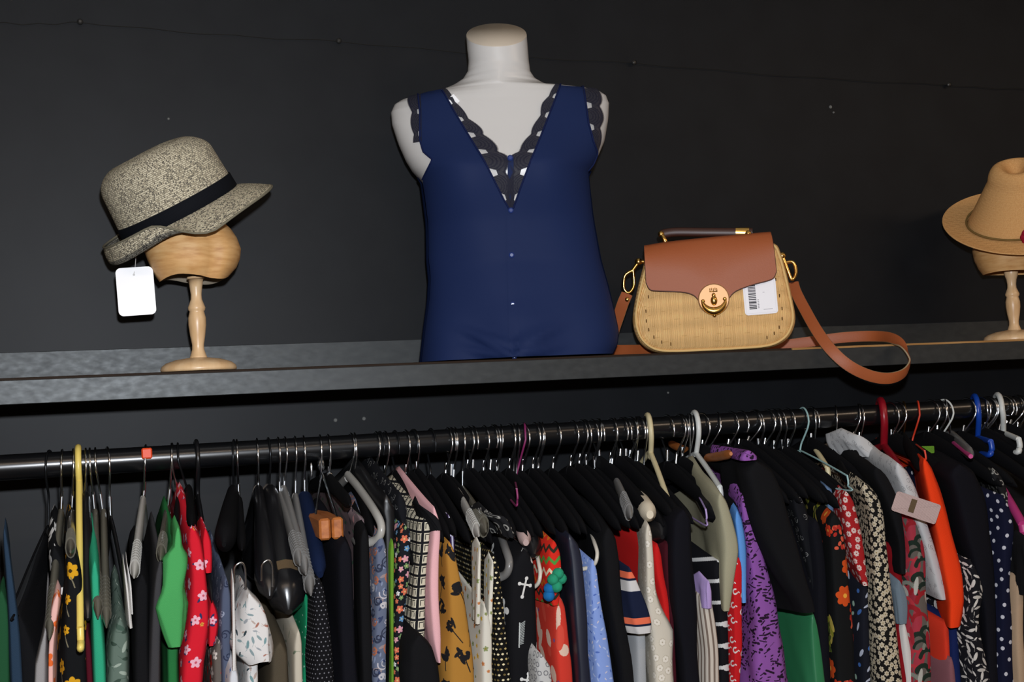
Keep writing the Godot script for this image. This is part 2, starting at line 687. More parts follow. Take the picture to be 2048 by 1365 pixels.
	for i in 4:
		for j in 4:
			var x := i * 64
			var y := j * 64
			p.line(x, y, x + 63, y, 5, ink)
			p.line(x, y, x, y + 63, 5, ink)
			for e in [14.0, 26.0]:
				p.line(x + 32 - e, y + 32 - e, x + 32 + e, y + 32 - e, 2.6, ink)
				p.line(x + 32 - e, y + 32 - e, x + 32 - e, y + 32 + e, 2.6, ink)
				p.line(x + 32 + e, y + 32 + e, x + 32 + e, y + 32 - e + 8, 2.6, ink)
	M.lattice = printed(p, 0.062)
	p = Paint.new(256, hex("#2a1c3c"), rng())
	for k in 3:
		p.line(k * 85, 0, k * 85, 256, 3, hex("#b4b0c4"))
		p.line(0, k * 85 + 20, 256, k * 85 + 20, 3, hex("#b4b0c4"))
		p.line(k * 85 + 40, 0, k * 85 + 40, 256, 5, hex("#5a2340"))
	M.check = printed(p, 0.1)
	p = Paint.new(256, hex("#a37431"), rng())
	for q in p.spots(17, 50.0):
		for k in 6:
			p.leaf(q.x + p.r.randf_range(-16, 16), q.y + p.r.randf_range(-16, 16), p.r.randf_range(7, 14), hex("#1b1a1c"), false)
			p.ell(q.x + p.r.randf_range(-10, 10), q.y + p.r.randf_range(-10, 10), 7, 5, p.r.randf() * 3, hex("#1b1a1c"))
		p.line(q.x, q.y, q.x + p.r.randf_range(-46, 46), q.y + 40, 1.2, hex("#1b1a1c"))
	M.mustard = printed(p, 0.15)
	p = Paint.new(256, hex("#c9c5b8"), rng())
	for q in p.spots(26, 32.0):
		p.flower(q.x, q.y, p.r.randf_range(6, 12), [hex("#c9a23a"), hex("#7f8a5c"), hex("#b8764a")][p.r.randi() % 3], hex("#8a6a20"))
	M.yellowwhite = printed(p, 0.1)
	p = Paint.new(128, hex("#0e0d0c"), rng())
	for i in 8:
		for j in 8:
			p.ell(i * 16 + 6 * (j % 2) + p.r.randf_range(-2, 2), j * 16, 4.2, 3.4, 0, [hex("#b09a62"), hex("#d8cba4"), hex("#6a5a34")][p.r.randi() % 3])
	M.goldbead = printed(p, 0.06)
	p = Paint.new(512, hex("#101013"), rng())
	var cw := hex("#c9c8c4")
	for q in [Vector2(90, 90), Vector2(340, 330), Vector2(110, 330), Vector2(370, 80)]:
		if q.x < 200 and q.y < 200 or q.x > 360:
			var g := 0.25
			var ux := Vector2(cos(g), sin(g))
			var uy := Vector2(-sin(g), cos(g))
			p.line(q.x - uy.x * 46, q.y - uy.y * 46, q.x + uy.x * 52, q.y + uy.y * 52, 5, cw)
			p.line(q.x - ux.x * 30 - uy.x * 12, q.y - ux.y * 30 - uy.y * 12, q.x + ux.x * 30 - uy.x * 12, q.y + ux.y * 30 - uy.y * 12, 5, cw)
			for e in [q - uy * 46, q + uy * 54, q - ux * 32 - uy * 12, q + ux * 32 - uy * 12]:
				p.ell(e.x, e.y, 10, 10, 0, cw)
		else:
			for k in 14:
				p.line(q.x, q.y - 50 + k * 8, q.x + 30 - k, q.y - 66 + k * 9, 2.2, hex("#9aa09e"))
			p.line(q.x, q.y - 60, q.x - 8, q.y + 70, 3, hex("#b4b8b6"))
	for q in [Vector2(220, 215), Vector2(460, 460)]:
		p.line(q.x, q.y - 46, q.x, q.y + 56, 14, cw)
		p.line(q.x - 30, q.y - 8, q.x + 30, q.y - 8, 14, cw)
		for e in [Vector2(0, -52), Vector2(0, 62), Vector2(-36, -8), Vector2(36, -8)]:
			p.ell(q.x + e.x, q.y + e.y, 20, 20, 0, cw)
		p.ell(q.x, q.y - 8, 8, 8, 0, hex("#3a3a3c"))
	M.cross = printed(p, 0.14)
	p = Paint.new(128, hex("#b4b4b2"), rng())
	for q in p.spots(22, 22.0):
		p.ring(q.x, q.y, 8, 1.6, hex("#6d6d70"))
	M.lacewhite = printed(p, 0.05)
	p = Paint.new(256, hex("#c8392c"), rng())
	for q in p.spots(46, 20.0):
		p.ell(q.x, q.y, p.r.randf_range(4, 11), p.r.randf_range(10, 28), p.r.randf_range(-0.5, 0.5), [hex("#cda898"), hex("#d8b8a4"), hex("#d04a3a")][p.r.randi() % 3])
	for q in p.spots(7, 50.0):
		p.ell(q.x, q.y, 3, 4, 0, hex("#6a4a80"))
	M.tiedye = printed(p, 0.2)
	p = Paint.new(128, hex("#c8281c"), rng())
	for j in 4:
		var cc := [hex("#d8c8a8"), hex("#c8681c"), hex("#2a2a20"), hex("#4a8a3a")]
		for i in 128:
			var zy := j * 32 + absf(fmod(i, 32.0) - 16.0)
			p.ell(i, zy, 4, 4, 0, cc[j])
	M.zigzag = printed(p, 0.07)
	p = Paint.new(256, hex("#7f97d0"), rng())
	for q in p.spots(190, 11.0):
		p.leaf(q.x, q.y, p.r.randf_range(4, 7), [hex("#a9b8dc"), hex("#4c66ac"), hex("#c4bcc8")][p.r.randi() % 3], false)
	M.bluefloral = printed(p, 0.14)
	p = Paint.new(256, hex("#151c33"), rng())
	for k in 2:
		p.im.fill_rect(Rect2i(0, k * 128 + 20, 256, 18), hex("#d9694a"))
		p.im.fill_rect(Rect2i(0, k * 128 + 44, 256, 30), hex("#c2c0be"))
	M.navystripe = printed(p, 0.14)
	p = Paint.new(256, hex("#c4bdae"), rng())
	for q in p.spots(40, 26.0):
		p.flower(q.x, q.y, 11, hex("#d6d0c4"), hex("#a59c8a"), 6)
		p.ring(q.x, q.y, 12, 0.8, hex("#a39a86"))
	M.creamlace = printed(p, 0.12)
	p = Paint.new(128, hex("#bdb4a8"), rng())
	for k in 8:
		p.im.fill_rect(Rect2i(k * 16, 0, 6, 128), hex("#6f6157"))
	M.beigestripe = printed(p, 0.07)
	p = Paint.new(256, hex("#101014"), rng())
	for k in 5:
		p.line(0, k * 51 + 8, 130, k * 51 + 22, 7, hex("#c4c4c2"))
		p.line(130, k * 51 + 22, 256, k * 51 + 6, 4, hex("#c4c4c2"))
	M.zebra = printed(p, 0.17)
	p = Paint.new(256, hex("#b81a1f"), rng())
	for q in p.spots(26, 34.0):
		p.ring(q.x, q.y, 11, 3.4, hex("#ccc2bf"), 0.6, 5.0)
		p.ell(q.x + 18, q.y + 4, 6, 3, 0.6, hex("#ccc2bf"))
	M.bandana = printed(p, 0.09)
	p = Paint.new(256, hex("#86509a"), rng())
	for q in p.spots(120, 12.0):
		var g := p.r.randf_range(-0.9, 0.5)
		var l := p.r.randf_range(5, 26)
		p.line(q.x, q.y, q.x + l * cos(g), q.y + l * sin(g), p.r.randf_range(0.8, 3.6), hex("#241428"))
		p.ell(q.x + p.r.randf_range(-6, 6), q.y + 8, p.r.randf_range(2, 7), p.r.randf_range(1.5, 4), g, hex("#241428"))
	M.purpleprint = printed(p, 0.15)
	p = Paint.new(256, hex("#121317"), rng())
	for q in p.spots(28, 34.0):
		p.swirl(q.x, q.y, p.r.randf_range(8, 15), 1.2, hex("#7b7b78"))
	M.paisleyline = printed(p, 0.1)
	p = Paint.new(512, hex("#111213"), rng())
	for q in p.spots(15, 96.0):
		var k := p.r.randi() % 3
		if k == 0:
			for e in 9:
				p.leaf(q.x + p.r.randf_range(-30, 30), q.y + p.r.randf_range(-46, 46), p.r.randf_range(20, 34), [hex("#8a8a2c"), hex("#b5a24c"), hex("#4c5a24")][e % 3], false)
		elif k == 1:
			p.flower(q.x, q.y, 34, hex("#c24a1c"), hex("#e0a03c"), 7)
			p.flower(q.x + 40, q.y + 50, 22, hex("#b8341c"), hex("#e0a03c"), 6)
		else:
			for e in 16:
				p.ell(q.x + p.r.randf_range(-20, 20), q.y + p.r.randf_range(-40, 40), 9, 6, p.r.randf() * 3, [hex("#a52a22"), hex("#c8553c")][e % 2])
	M.tropical = printed(p, 0.25)
	p = Paint.new(256, hex("#9c1f22"), rng())
	for q in p.spots(34, 32.0):
		p.flower(q.x, q.y, 14, hex("#c9b4ae"), hex("#9c1f22"), 7)
	M.redwhite = printed(p, 0.088)
	p = Paint.new(256, hex("#14161f"), rng())
	for q in p.spots(24, 32.0):
		p.ell(q.x, q.y, p.r.randf_range(6, 18), p.r.randf_range(4, 10), p.r.randf() * 3, [hex("#a9b0c0"), hex("#3b62a0"), hex("#88a090")][p.r.randi() % 3])
	M.splash = printed(p, 0.12)
	p = Paint.new(256, hex("#151413"), rng())
	for q in p.spots(130, 18.5):
		p.flower(q.x, q.y, p.r.randf_range(9, 12.5), hex("#b8ad97"), hex("#8a7a4c"), 6)
	M.daisy = printed(p, 0.105)
	p = Paint.new(256, hex("#b9b9b9"), rng())
	for q in p.spots(34, 28.0):
		p.swirl(q.x, q.y, p.r.randf_range(7, 13), 0.9, hex("#4f5154"))
		p.line(q.x, q.y, q.x + p.r.randf_range(-20, 20), q.y + 22, 0.8, hex("#6a5c58"))
	M.sketch = printed(p, 0.1)
	p = Paint.new(256, hex("#5c5650"), rng())
	for q in p.spots(20, 36.0):
		p.ell(q.x, q.y, p.r.randf_range(8, 16), p.r.randf_range(24, 44), p.r.randf_range(-0.3, 0.3), [hex("#8c2a36"), hex("#9c3340"), hex("#7d7c75")][p.r.randi() % 3])
	for q in p.spots(44, 24.0):
		p.ring(q.x, q.y, p.r.randf_range(12, 30), p.r.randf_range(3, 7), [hex("#8d1f26"), hex("#9a9a92"), hex("#1d2a22"), hex("#a8323a"), hex("#777a70")][p.r.randi() % 5], 3.3, 6.1)
	for q in p.spots(12, 50.0):
		p.ell(q.x, q.y, 7, 26, p.r.randf_range(-0.3, 0.3), [hex("#93252f"), hex("#a9a8a0")][p.r.randi() % 2])
	M.swirl = printed(p, 0.15)
	p = Paint.new(256, hex("#15151a"), rng())
	for q in p.spots(100, 16.0):
		p.leaf(q.x, q.y, p.r.randf_range(7, 17), [hex("#b0aca6"), hex("#8f8c88"), hex("#c2beb8")][p.r.randi() % 3])
	M.abstract = printed(p, 0.12)
	p = Paint.new(256, hex("#1a1a1c"), rng())
	for q in p.spots(44, 22.0):
		p.ring(q.x, q.y, 9, 2.6, hex("#8d8c86"))
	M.bwlace = printed(p, 0.11)
	p = Paint.new(256, hex("#0f1228"), rng())
	for q in p.spots(42, 32.0):
		p.ell(q.x, q.y, 7.5, 7.5, 0, hex("#b9bac2"))
	M.polka = printed(p, 0.115)

# ---- lights ----
func glow(c: String, strength: float) -> StandardMaterial3D:
	var m := plain(c, 0.6)
	m.emission_enabled = true
	m.emission = hex(c)
	m.emission_energy_multiplier = strength
	return m

func camera_flash(at: Vector3, energy: float):
	var o := thing("camera_flash", "small photo flash just above the camera, facing the shelf", "flash", at, -0.34)
	var s := Shape.new().sharp()
	s.box(Vector3(0, 0, 0.02), Vector3(0.075, 0.035, 0.04), 0.004)
	obj("housing", s, M.plastic, o)
	var f := Shape.new().sharp()
	f.box(Vector3(0, 0, -0.002), Vector3(0.062, 0.024, 0.003), 0.001)
	obj("flash_lamp", f, glow("#f4f7ff", 4.0), o)
	var l := SpotLight3D.new()
	l.name = "flash_light"
	l.light_color = Color(0.95, 0.97, 1.0)
	l.light_energy = energy
	l.light_size = 0.02
	l.spot_range = 12.0
	l.spot_attenuation = 2.0
	l.spot_angle = 52.0
	l.spot_angle_attenuation = 0.4
	l.shadow_enabled = true
	l.position = Vector3(0, 0, -0.02)
	o.add_child(l)

func ceiling_tube(at: Vector3, length: float, energy: float, label: String):
	var o := thing("ceiling_lamp", label, "lamp", at)
	var s := Shape.new().sharp()
	s.box(Vector3(0, 0.045, 0), Vector3(length, 0.05, 0.12), 0.006)
	obj("housing", s, M.whiteplastic, o)
	var t := Shape.new()
	t.tube([Vector3(-length / 2 + 0.02, 0, 0), Vector3(length / 2 - 0.02, 0, 0)], 0.018, 12)
	obj("fluorescent_tube", t, glow("#ffe6c4", 3.0), o)
	var l := AreaLight3D.new()
	l.name = "tube_light"
	l.light_color = Color(1.0, 0.88, 0.76)
	l.light_energy = energy
	l.area_size = Vector2(length, 0.05)
	l.shadow_enabled = true
	l.position = Vector3(0, -0.024, 0)
	l.rotation.x = -PI / 2
	o.add_child(l)

# ---- the room ----
func slab(called: String, lo: Vector3, hi: Vector3, mat: Material):
	var s := Shape.new().sharp()
	s.box((lo + hi) / 2.0, hi - lo, 0.0005)
	struct(called, s, mat)

func room():
	slab("wall_back", Vector3(-2.5, 0, -0.15), Vector3(4.7, 3.0, 0), M.black_wall)
	slab("wall_left", Vector3(-2.65, 0, -0.15), Vector3(-2.5, 3.0, 4.8), M.pale_wall)
	slab("wall_right", Vector3(4.7, 0, -0.15), Vector3(4.85, 3.0, 4.8), M.pale_wall)
	slab("wall_front", Vector3(-2.5, 0, 4.65), Vector3(4.7, 3.0, 4.8), M.pale_wall)
	slab("floor", Vector3(-2.65, -0.1, -0.15), Vector3(4.85, 0, 4.8), M.floor)
	slab("ceiling", Vector3(-2.65, 3.0, -0.15), Vector3(4.85, 3.12, 4.8), M.ceiling)

func shelf():
	var o := thing("wall_shelf", "long steel wall shelf with a raised front lip above the clothes rail", "shelf", Vector3(-1.2, 1.682, 0))
	var s := Shape.new().sharp()
	s.box(Vector3(2.0, 0.0172, 0.2985), Vector3(5.0, 0.0344, 0.003), 0.0008)
	obj("front_lip", s, M.steel, o)
	s = Shape.new().sharp()
	s.box(Vector3(2.0, 0.0165, 0.149), Vector3(5.0, 0.003, 0.294), 0.0008)
	obj("tray", s, M.steel, o)
	s = Shape.new().sharp()
	s.box(Vector3(2.0, 0.052, 0.003), Vector3(5.0, 0.068, 0.005), 0.0008)
	obj("upstand", s, M.steel, o)
	s = Shape.new().sharp()
	s.box(Vector3(0.95, 0.0282, 0.151), Vector3(2.898, 0.0196, 0.288), 0.001)
	obj("board", s, M.dark_board, o)
	s = Shape.new().sharp()
	s.box(Vector3(3.65, 0.0282, 0.151), Vector3(2.498, 0.0196, 0.288), 0.001)
	obj("board", s, M.pale_board, o).set_meta("label", "pale plywood board")

func rail():
	var o := thing("clothes_rail", "round black clothes rail full of hangers below the steel shelf", "rail", Vector3(-1.2, ROD_Y, ROD_Z))
	var s := Shape.new()
	s.sweep([Vector3(0, 0, 0), Vector3(4.9, 0, 0)], [ROD_R], [ROD_R], Vector3.UP, 40)
	obj("rod", s, M.rod, o)
	for x in [0.02, 4.88]:
		s = Shape.new()
		s.tube([Vector3(x, 0, 0), Vector3(x, 0, -0.255)], 0.013, 16)
		obj("bracket", s, M.rod, o)
		s = Shape.new()
		s.sweep([Vector3(x, 0, -0.259), Vector3(x, 0, -0.25)], [0.035], [0.035], Vector3.UP, 24)
		obj("flange", s, M.rod, o)

func wall_fittings():
	var pins := [Vector3(-0.1283, 2.317, 0), Vector3(0.0283, 2.3239, 0), Vector3(0.4704, 2.3133, 0), Vector3(1.0574, 2.2996, 0), Vector3(1.807, 2.2841, 0), Vector3(2.1177, 2.2878, 0)]
	var names := ["nail in the black wall at the left end of the wire", "nail in the black wall above the grey trilby", "nail in the black wall left of the white bust", "nail in the black wall right of the white bust", "nail in the black wall above the tan hat", "nail in the black wall beyond the tan hat"]
	var sag := []
	for i in pins.size():
		var o := thing("nail", names[i], "nail", pins[i], 0, "nails holding the thin wire")
		var s := Shape.new()
		s.sweep([Vector3.ZERO, Vector3(0, 0.0005, 0.009)], [0.0013], [0.0013])
		obj("shank", s, M.nail, o)
		s = Shape.new()
		s.sweep([Vector3(0, 0, 0.008), Vector3(0, 0, 0.0095), Vector3(0, 0, 0.011)], [0.0052, 0.005, 0.002], [0.0052, 0.005, 0.002], Vector3.UP, 12)
		obj("nail_head", s, M.nail, o)
	for i in pins.size() - 1:
		for k in 12:
			var t := k / 12.0
			sag.append(pins[i].lerp(pins[i + 1], t) + Vector3(0, -0.004 * sin(PI * t) - 0.0015 * sin(t * 19.0), 0.005))
	var w := Shape.new()
	w.tube(sag, 0.0006, 6)
	tag(obj("wire", w, M.wire_dark), "thin slack wire strung along nails across the black wall", "wire")
	var chips := [Vector3(0.4378, 1.6283, 0), Vector3(0.4897, 1.6283, 0), Vector3(1.5089, 2.2274, 0), Vector3(1.5155, 2.216, 0), Vector3(0.1678, 2.1638, 0), Vector3(1.0992, 1.6475, 0)]
	var where := ["pale screw head under the shelf, left one of two", "pale screw head under the shelf, right one of two", "pale screw head below the wire, upper of two", "dull screw head below the wire, lower of two", "tiny pale screw head above the grey trilby", "tiny pale screw head under the shelf below the bag"]
	for i in chips.size():
		var r: float = 0.0035 if i < 3 else 0.0022
		var o := thing("screw", where[i], "screw", chips[i])
		var s := Shape.new()
		s.sweep([Vector3(0, 0, -0.001), Vector3(0, 0, 0.001), Vector3(0, 0, 0.002)], [r, r, r * 0.6], [r, r, r * 0.6], Vector3.UP, 12)
		obj("screw_head", s, M.chip, o)

# ---- the bust and its blouse ----
class Loft:
	var left: Array
	var right: Array
	var deep: Array   # (half depth, y)
	var mid: Array    # (centre z, y)
	var full: Array   # (section exponent, y)
	var bust := 0.0
	var ease := 0.0

func loft_at(l: Loft, y: float) -> Array:   # centre x, half width, centre z, half depth, exponent
	var a := along(l.left, y)
	var b := along(l.right, y)
	return [(a + b) / 2.0, (b - a) / 2.0 + l.ease, along(l.mid, y), along(l.deep, y), along(l.full, y)]

func bulge(l: Loft, x: float, y: float) -> float:
	if l.bust == 0.0:
		return 0.0
	var out := 0.0
	for b in [Vector2(-0.069, 0.3064), Vector2(0.077, 0.3096)]:
		out += l.bust * exp(-((x - b.x) * (x - b.x) + (y - b.y) * (y - b.y)) / 0.0042)
	return out

func front_z(l: Loft, x: float, y: float) -> float:
	var k := loft_at(l, y)
	var q := clampf(absf(x - k[0]) / k[1], 0.0, 1.0)
	return k[2] + k[3] * pow(1.0 - pow(q, k[4]), 1.0 / k[4]) + bulge(l, x, y)

func mannequin():
	var o := thing("mannequin", "white armless female bust wearing the navy blouse on the shelf", "mannequin", Vector3(0.7136, 1.7209, 0.17), -0.2967)
	var l := Loft.new()
	l.left = [Vector2(-0.0513, 0.5697), Vector2(-0.0506, 0.5449), Vector2(-0.049, 0.5228), Vector2(-0.0515, 0.5044), Vector2(-0.0599, 0.4923), Vector2(-0.076, 0.4832), Vector2(-0.0955, 0.476), Vector2(-0.1228, 0.4699), Vector2(-0.1491, 0.4655), Vector2(-0.1685, 0.4601), Vector2(-0.181, 0.4526), Vector2(-0.1876, 0.4388), Vector2(-0.1868, 0.4177), Vector2(-0.177, 0.3823), Vector2(-0.166, 0.3539), Vector2(-0.1555, 0.3351), Vector2(-0.1407, 0.3179), Vector2(-0.1247, 0.2841), Vector2(-0.117, 0.2226), Vector2(-0.114, 0.1702), Vector2(-0.1176, 0.1268), Vector2(-0.1264, 0.0837), Vector2(-0.1335, 0.0406), Vector2(-0.1375, -0.0129)]
	l.right = [Vector2(0.054, 0.5715), Vector2(0.0553, 0.5413), Vector2(0.056, 0.5192), Vector2(0.0578, 0.5006), Vector2(0.066, 0.4888), Vector2(0.0814, 0.4803), Vector2(0.1005, 0.4743), Vector2(0.1267, 0.4708), Vector2(0.1548, 0.4689), Vector2(0.1766, 0.4646), Vector2(0.1894, 0.4553), Vector2(0.194, 0.441), Vector2(0.1909, 0.4128), Vector2(0.1819, 0.3734), Vector2(0.1692, 0.3474), Vector2(0.156, 0.3276), Vector2(0.142, 0.3106), Vector2(0.1385, 0.2738), Vector2(0.1426, 0.2122), Vector2(0.1488, 0.1593), Vector2(0.159, 0.1151), Vector2(0.1674, 0.0711), Vector2(0.1723, 0.0272), Vector2(0.1714, -0.0268)]
	var ys := [Vector2(0.0017, 0.5785), Vector2(-0.0015, 0.5079), Vector2(-0.0022, 0.4921), Vector2(-0.0028, 0.4797), Vector2(0, 0.4638), Vector2(0.0026, 0.4443), Vector2(0.0007, 0.4021), Vector2(-0.0028, 0.3232), Vector2(0.002, 0.2353), Vector2(-0.0012, 0.1655), Vector2(0.0031, 0.0694), Vector2(-0.001, -0.0217)]
	var dd := [0.052, 0.054, 0.057, 0.06, 0.064, 0.069, 0.08, 0.096, 0.086, 0.08, 0.098, 0.104]
	var mm := [0.012, 0.008, 0.006, 0.004, 0.002, 0.0, 0.0, 0.004, 0.0, 0.0, 0.0, 0.0]
	var ff := [2.0, 2.0, 1.6, 1.35, 1.55, 1.95, 2.5, 2.5, 2.3, 2.2, 2.2, 2.2]
	for i in ys.size():
		l.deep.append(Vector2(dd[i], ys[i].y))
		l.mid.append(Vector2(mm[i], ys[i].y))
		l.full.append(Vector2(ff[i], ys[i].y))
	l.bust = 0.022
	var top: float = Vector2(0.0011, 0.5661).y
	var bend: float = Vector2(-0.0015, 0.5079).y
	var rows := []
	var n := 76
	var vs := []
	for i in 14:
		vs.append(lerpf(top, bend, i / 14.0))
	var sh: float = Vector2(0.0019, 0.4267).y
	for i in 40:
		vs.append(lerpf(bend, sh, i / 40.0))
	for i in 46:
		vs.append(lerpf(sh, 0.014, i / 45.0))
	for y in vs:
		var k := loft_at(l, y)
		var row := []
		for j in n + 1:
			var g := TAU * j / n
			var c := cos(g)
			var sn := sin(g)
			var x: float = k[0] + k[1] * signf(c) * pow(absf(c), 2.0 / k[4])
			var dz: float = k[3] * signf(sn) * pow(absf(sn), 2.0 / k[4])
			var z: float = k[2] + dz
			if sn > 0:
				z += bulge(l, x, y)
			var lean := clampf((y - bend) / (top - bend), 0.0, 1.0)
			row.append(Vector3(x, y - dz * 0.66 * lean, z))
		rows.append(row)
	var s := Shape.new()
	s.grid(rows)
	s.fan(rows[-1].slice(0, n))
	obj("body", s, M.bust, o)
	var cap := Shape.new()
	var ring: Array = rows[0].slice(0, n)
	var c0 := Vector3.ZERO
	for p in ring:
		c0 += p / n
	var nrm := Vector3(0, 0.84, 0.55)
	var lip := []
	for p in ring:
		lip.append(c0 + (p - c0) * 0.985 + nrm * 0.002)
	cap.grid([ring, lip], [], true)
	cap.fan(lip)
	obj("neck_cap", cap, M.bust_cap, o)
	blouse(l)

func panel(s: Shape, l: Loft, a: Array, b: Array, y0: float, y1: float, rows: int, cols: int, lift: float, gather := 0.0, edge_ease := 0):
	# cloth between two lines that fall in y, lying on the front of the loft
	var P := []
	var U := []
	for i in rows + 1:
		var y := lerpf(y0, y1, float(i) / rows)
		var xa := along(a, y)
		var xb := along(b, y)
		var row := []
		var uv := []
		for j in cols + 1:
			var t := float(j) / cols
			if edge_ease < 0:
				t = 1.0 - cos(t * PI / 2.0)
			elif edge_ease > 0:
				t = sin(t * PI / 2.0)
			var x := lerpf(xa, xb, t)
			var z := front_z(l, x, y) + lift
			if gather > 0.0:
				var low := clampf(1.0 - y / 0.10, 0.0, 1.0)
				var ax := absf(x)
				for q in [[0.006, 0.55, 1.0], [0.022, 0.42, 0.8], [0.002, 0.22, 0.7]]:
					var d: float = (y - q[0] - ax * q[1]) / 0.006
					z += gather * q[2] * low * exp(-d * d) * exp(-pow((ax - 0.035) / 0.04, 2.0))
				z += gather * 0.35 * low * (1.0 + sin(x * 46.0 + 1.0))
				z += 0.0022 * sin(x * 40.0 + y * 17.0) * smoothstep(0.5, 0.2, y)
			row.append(Vector3(x, y, z))
			uv.append(Vector2(x, y))
		P.append(row)
		U.append(uv)
	s.grid(P, U)

func lace_strip(s: Shape, l: Loft, edge: Array, inner: Array, y0: float, y1: float, rows: int, lift: float, pitch: float):
	var P := []
	var U := []
	var run := 0.0
	var last := Vector2.ZERO
	for i in rows + 1:
		var y := lerpf(y0, y1, float(i) / rows)
		var xa := along(edge, y)
		var xb := along(inner, y)
		var here := Vector2(xa, y)
		if i > 0:
			run += here.distance_to(last)
		last = here
		var row := []
		var uv := []
		for j in 11:
			var t := j / 10.0
			var x := lerpf(xa, xb, t)
			row.append(Vector3(x, y, front_z(l, x, y) + lift))
			uv.append(Vector2(t * 0.98 + 0.01, run / pitch))
		P.append(row)
		U.append(uv)
	s.grid(P, U)

func blouse(l: Loft):
	var o := thing("blouse", "sleeveless navy blouse with black lace neckline on the white bust", "blouse", Vector3(0.7136, 1.7209, 0.17), -0.2967)
	var c := Loft.new()   # the cloth's own outline, a little wider than the body and loose below the armpit
	c.left = l.left.slice(0, 16) + [Vector2(-0.1372, 0.3178), Vector2(-0.1343, 0.2844), Vector2(-0.1309, 0.2406), Vector2(-0.1327, 0.1797), Vector2(-0.1307, 0.1448), Vector2(-0.134, 0.1101), Vector2(-0.1431, 0.0584), Vector2(-0.1514, 0.005)]
	c.right = l.right.slice(0, 16) + [Vector2(0.1466, 0.3157), Vector2(0.1481, 0.291), Vector2(0.1513, 0.2469), Vector2(0.1544, 0.2205), Vector2(0.1615, 0.1676), Vector2(0.1717, 0.1234), Vector2(0.1801, 0.0793), Vector2(0.1862, 0.0423), Vector2(0.1832, 0.018), Vector2(0.1708, -0.0041)]
	c.deep = l.deep
	c.mid = l.mid
	c.full = l.full
	c.bust = l.bust
	c.ease = 0.0045
	var wide := 0.0035
	var li := [Vector2(-0.1009, 0.4735), Vector2(-0.0811, 0.4271), Vector2(-0.0571, 0.3779), Vector2(-0.0331, 0.3287), Vector2(-0.0132, 0.2867), Vector2(-0.0012, 0.2617), Vector2(0.0069, 0.2474), Vector2(0.0064, 0.2177), Vector2(0.0046, 0.1391), Vector2(0.0008, -0.0018)]
	var ri := [Vector2(0.1093, 0.4749), Vector2(0.0905, 0.4297), Vector2(0.066, 0.3733), Vector2(0.0426, 0.3214), Vector2(0.0249, 0.28), Vector2(0.0131, 0.2506), Vector2(0.0093, 0.2438), Vector2(0.0077, 0.2089), Vector2(0.0063, 0.139), Vector2(0.0025, -0.0018)]
	var lo := [Vector2(-0.1394, 0.4687), Vector2(-0.1361, 0.4247), Vector2(-0.1381, 0.3765), Vector2(-0.133, 0.3544), Vector2(-0.1181, 0.3381), Vector2(-0.1264, 0.3253), Vector2(-0.1374, 0.3125)] + c.left.slice(17)
	var ro := [Vector2(0.1461, 0.471), Vector2(0.1471, 0.4365), Vector2(0.1487, 0.3967), Vector2(0.1567, 0.3611), Vector2(0.1647, 0.3449), Vector2(0.1569, 0.3276), Vector2(0.1466, 0.3157)] + c.right.slice(17)
	var s := Shape.new()
	panel(s, c, lo, li, lo[0].y, 0.002, 70, 22, wide, 0.018, -1)
	obj("front_panel", s, M.navy_satin, o)
	s = Shape.new()
	panel(s, c, ri, ro, ro[0].y, 0.002, 70, 22, wide, 0.018, 1)
	obj("front_panel", s, M.navy_satin, o)
	# back, from shoulder to hem
	var P := []
	var U := []
	for i in 51:
		var y := lerpf(lo[0].y + 0.004, 0.002, i / 50.0)
		var k := loft_at(c, y)
		var row := []
		var uv := []
		for j in 31:
			var g := PI * j / 30.0
			var cc := cos(g)
			row.append(Vector3(k[0] + (k[1] + 0.001) * signf(cc) * pow(absf(cc), 2.0 / k[4]) * (1.0 if y < 0.33 else 0.86), y, k[2] + 0.0035 * absf(cc) - (k[3] + 0.003) * pow(sin(g), 2.0 / k[4])))
			uv.append(Vector2(g * k[1], y))
		P.append(row)
		U.append(uv)
	s = Shape.new()
	s.grid(P, U)
	obj("back_panel", s, M.navy_satin, o)
	# lace along the neckline and both armholes
	var lv := [Vector2(-0.0921, 0.4741), Vector2(-0.0785, 0.4472), Vector2(-0.0548, 0.4112), Vector2(-0.0281, 0.3821), Vector2(-0.0117, 0.3586), Vector2(0.0016, 0.3432), Vector2(0.0092, 0.3367), Vector2(0.0109, 0.2788), Vector2(0.0095, 0.2473)]
	var rv := [Vector2(0.1024, 0.4769), Vector2(0.0891, 0.4562), Vector2(0.0704, 0.4304), Vector2(0.0603, 0.4017), Vector2(0.0432, 0.3741), Vector2(0.0253, 0.3467), Vector2(0.0092, 0.3367), Vector2(0.0057, 0.279), Vector2(0.0068, 0.2465)]
	s = Shape.new()
	lace_strip(s, c, lv, li, lv[0].y, Vector2(0.0069, 0.2491).y, 60, wide + 0.0012, 0.040)
	obj("lace_trim", s, M.lace, o)
	s = Shape.new()
	lace_strip(s, c, rv, ri, rv[0].y, Vector2(0.0086, 0.2482).y, 60, wide + 0.0012, 0.040)
	obj("lace_trim", s, M.lace, o)
	s = Shape.new()
	lace_strip(s, c, [Vector2(-0.1605, 0.4633), Vector2(-0.1548, 0.4341), Vector2(-0.1528, 0.399), Vector2(-0.1505, 0.3726)], [Vector2(-0.1341, 0.4703), Vector2(-0.1335, 0.4246), Vector2(-0.1345, 0.3807), Vector2(-0.1349, 0.3702)], Vector2(-0.1448, 0.4663).y, Vector2(-0.1487, 0.3725).y, 30, wide + 0.0012, 0.040)
	obj("lace_trim", s, M.lace, o)
	s = Shape.new()
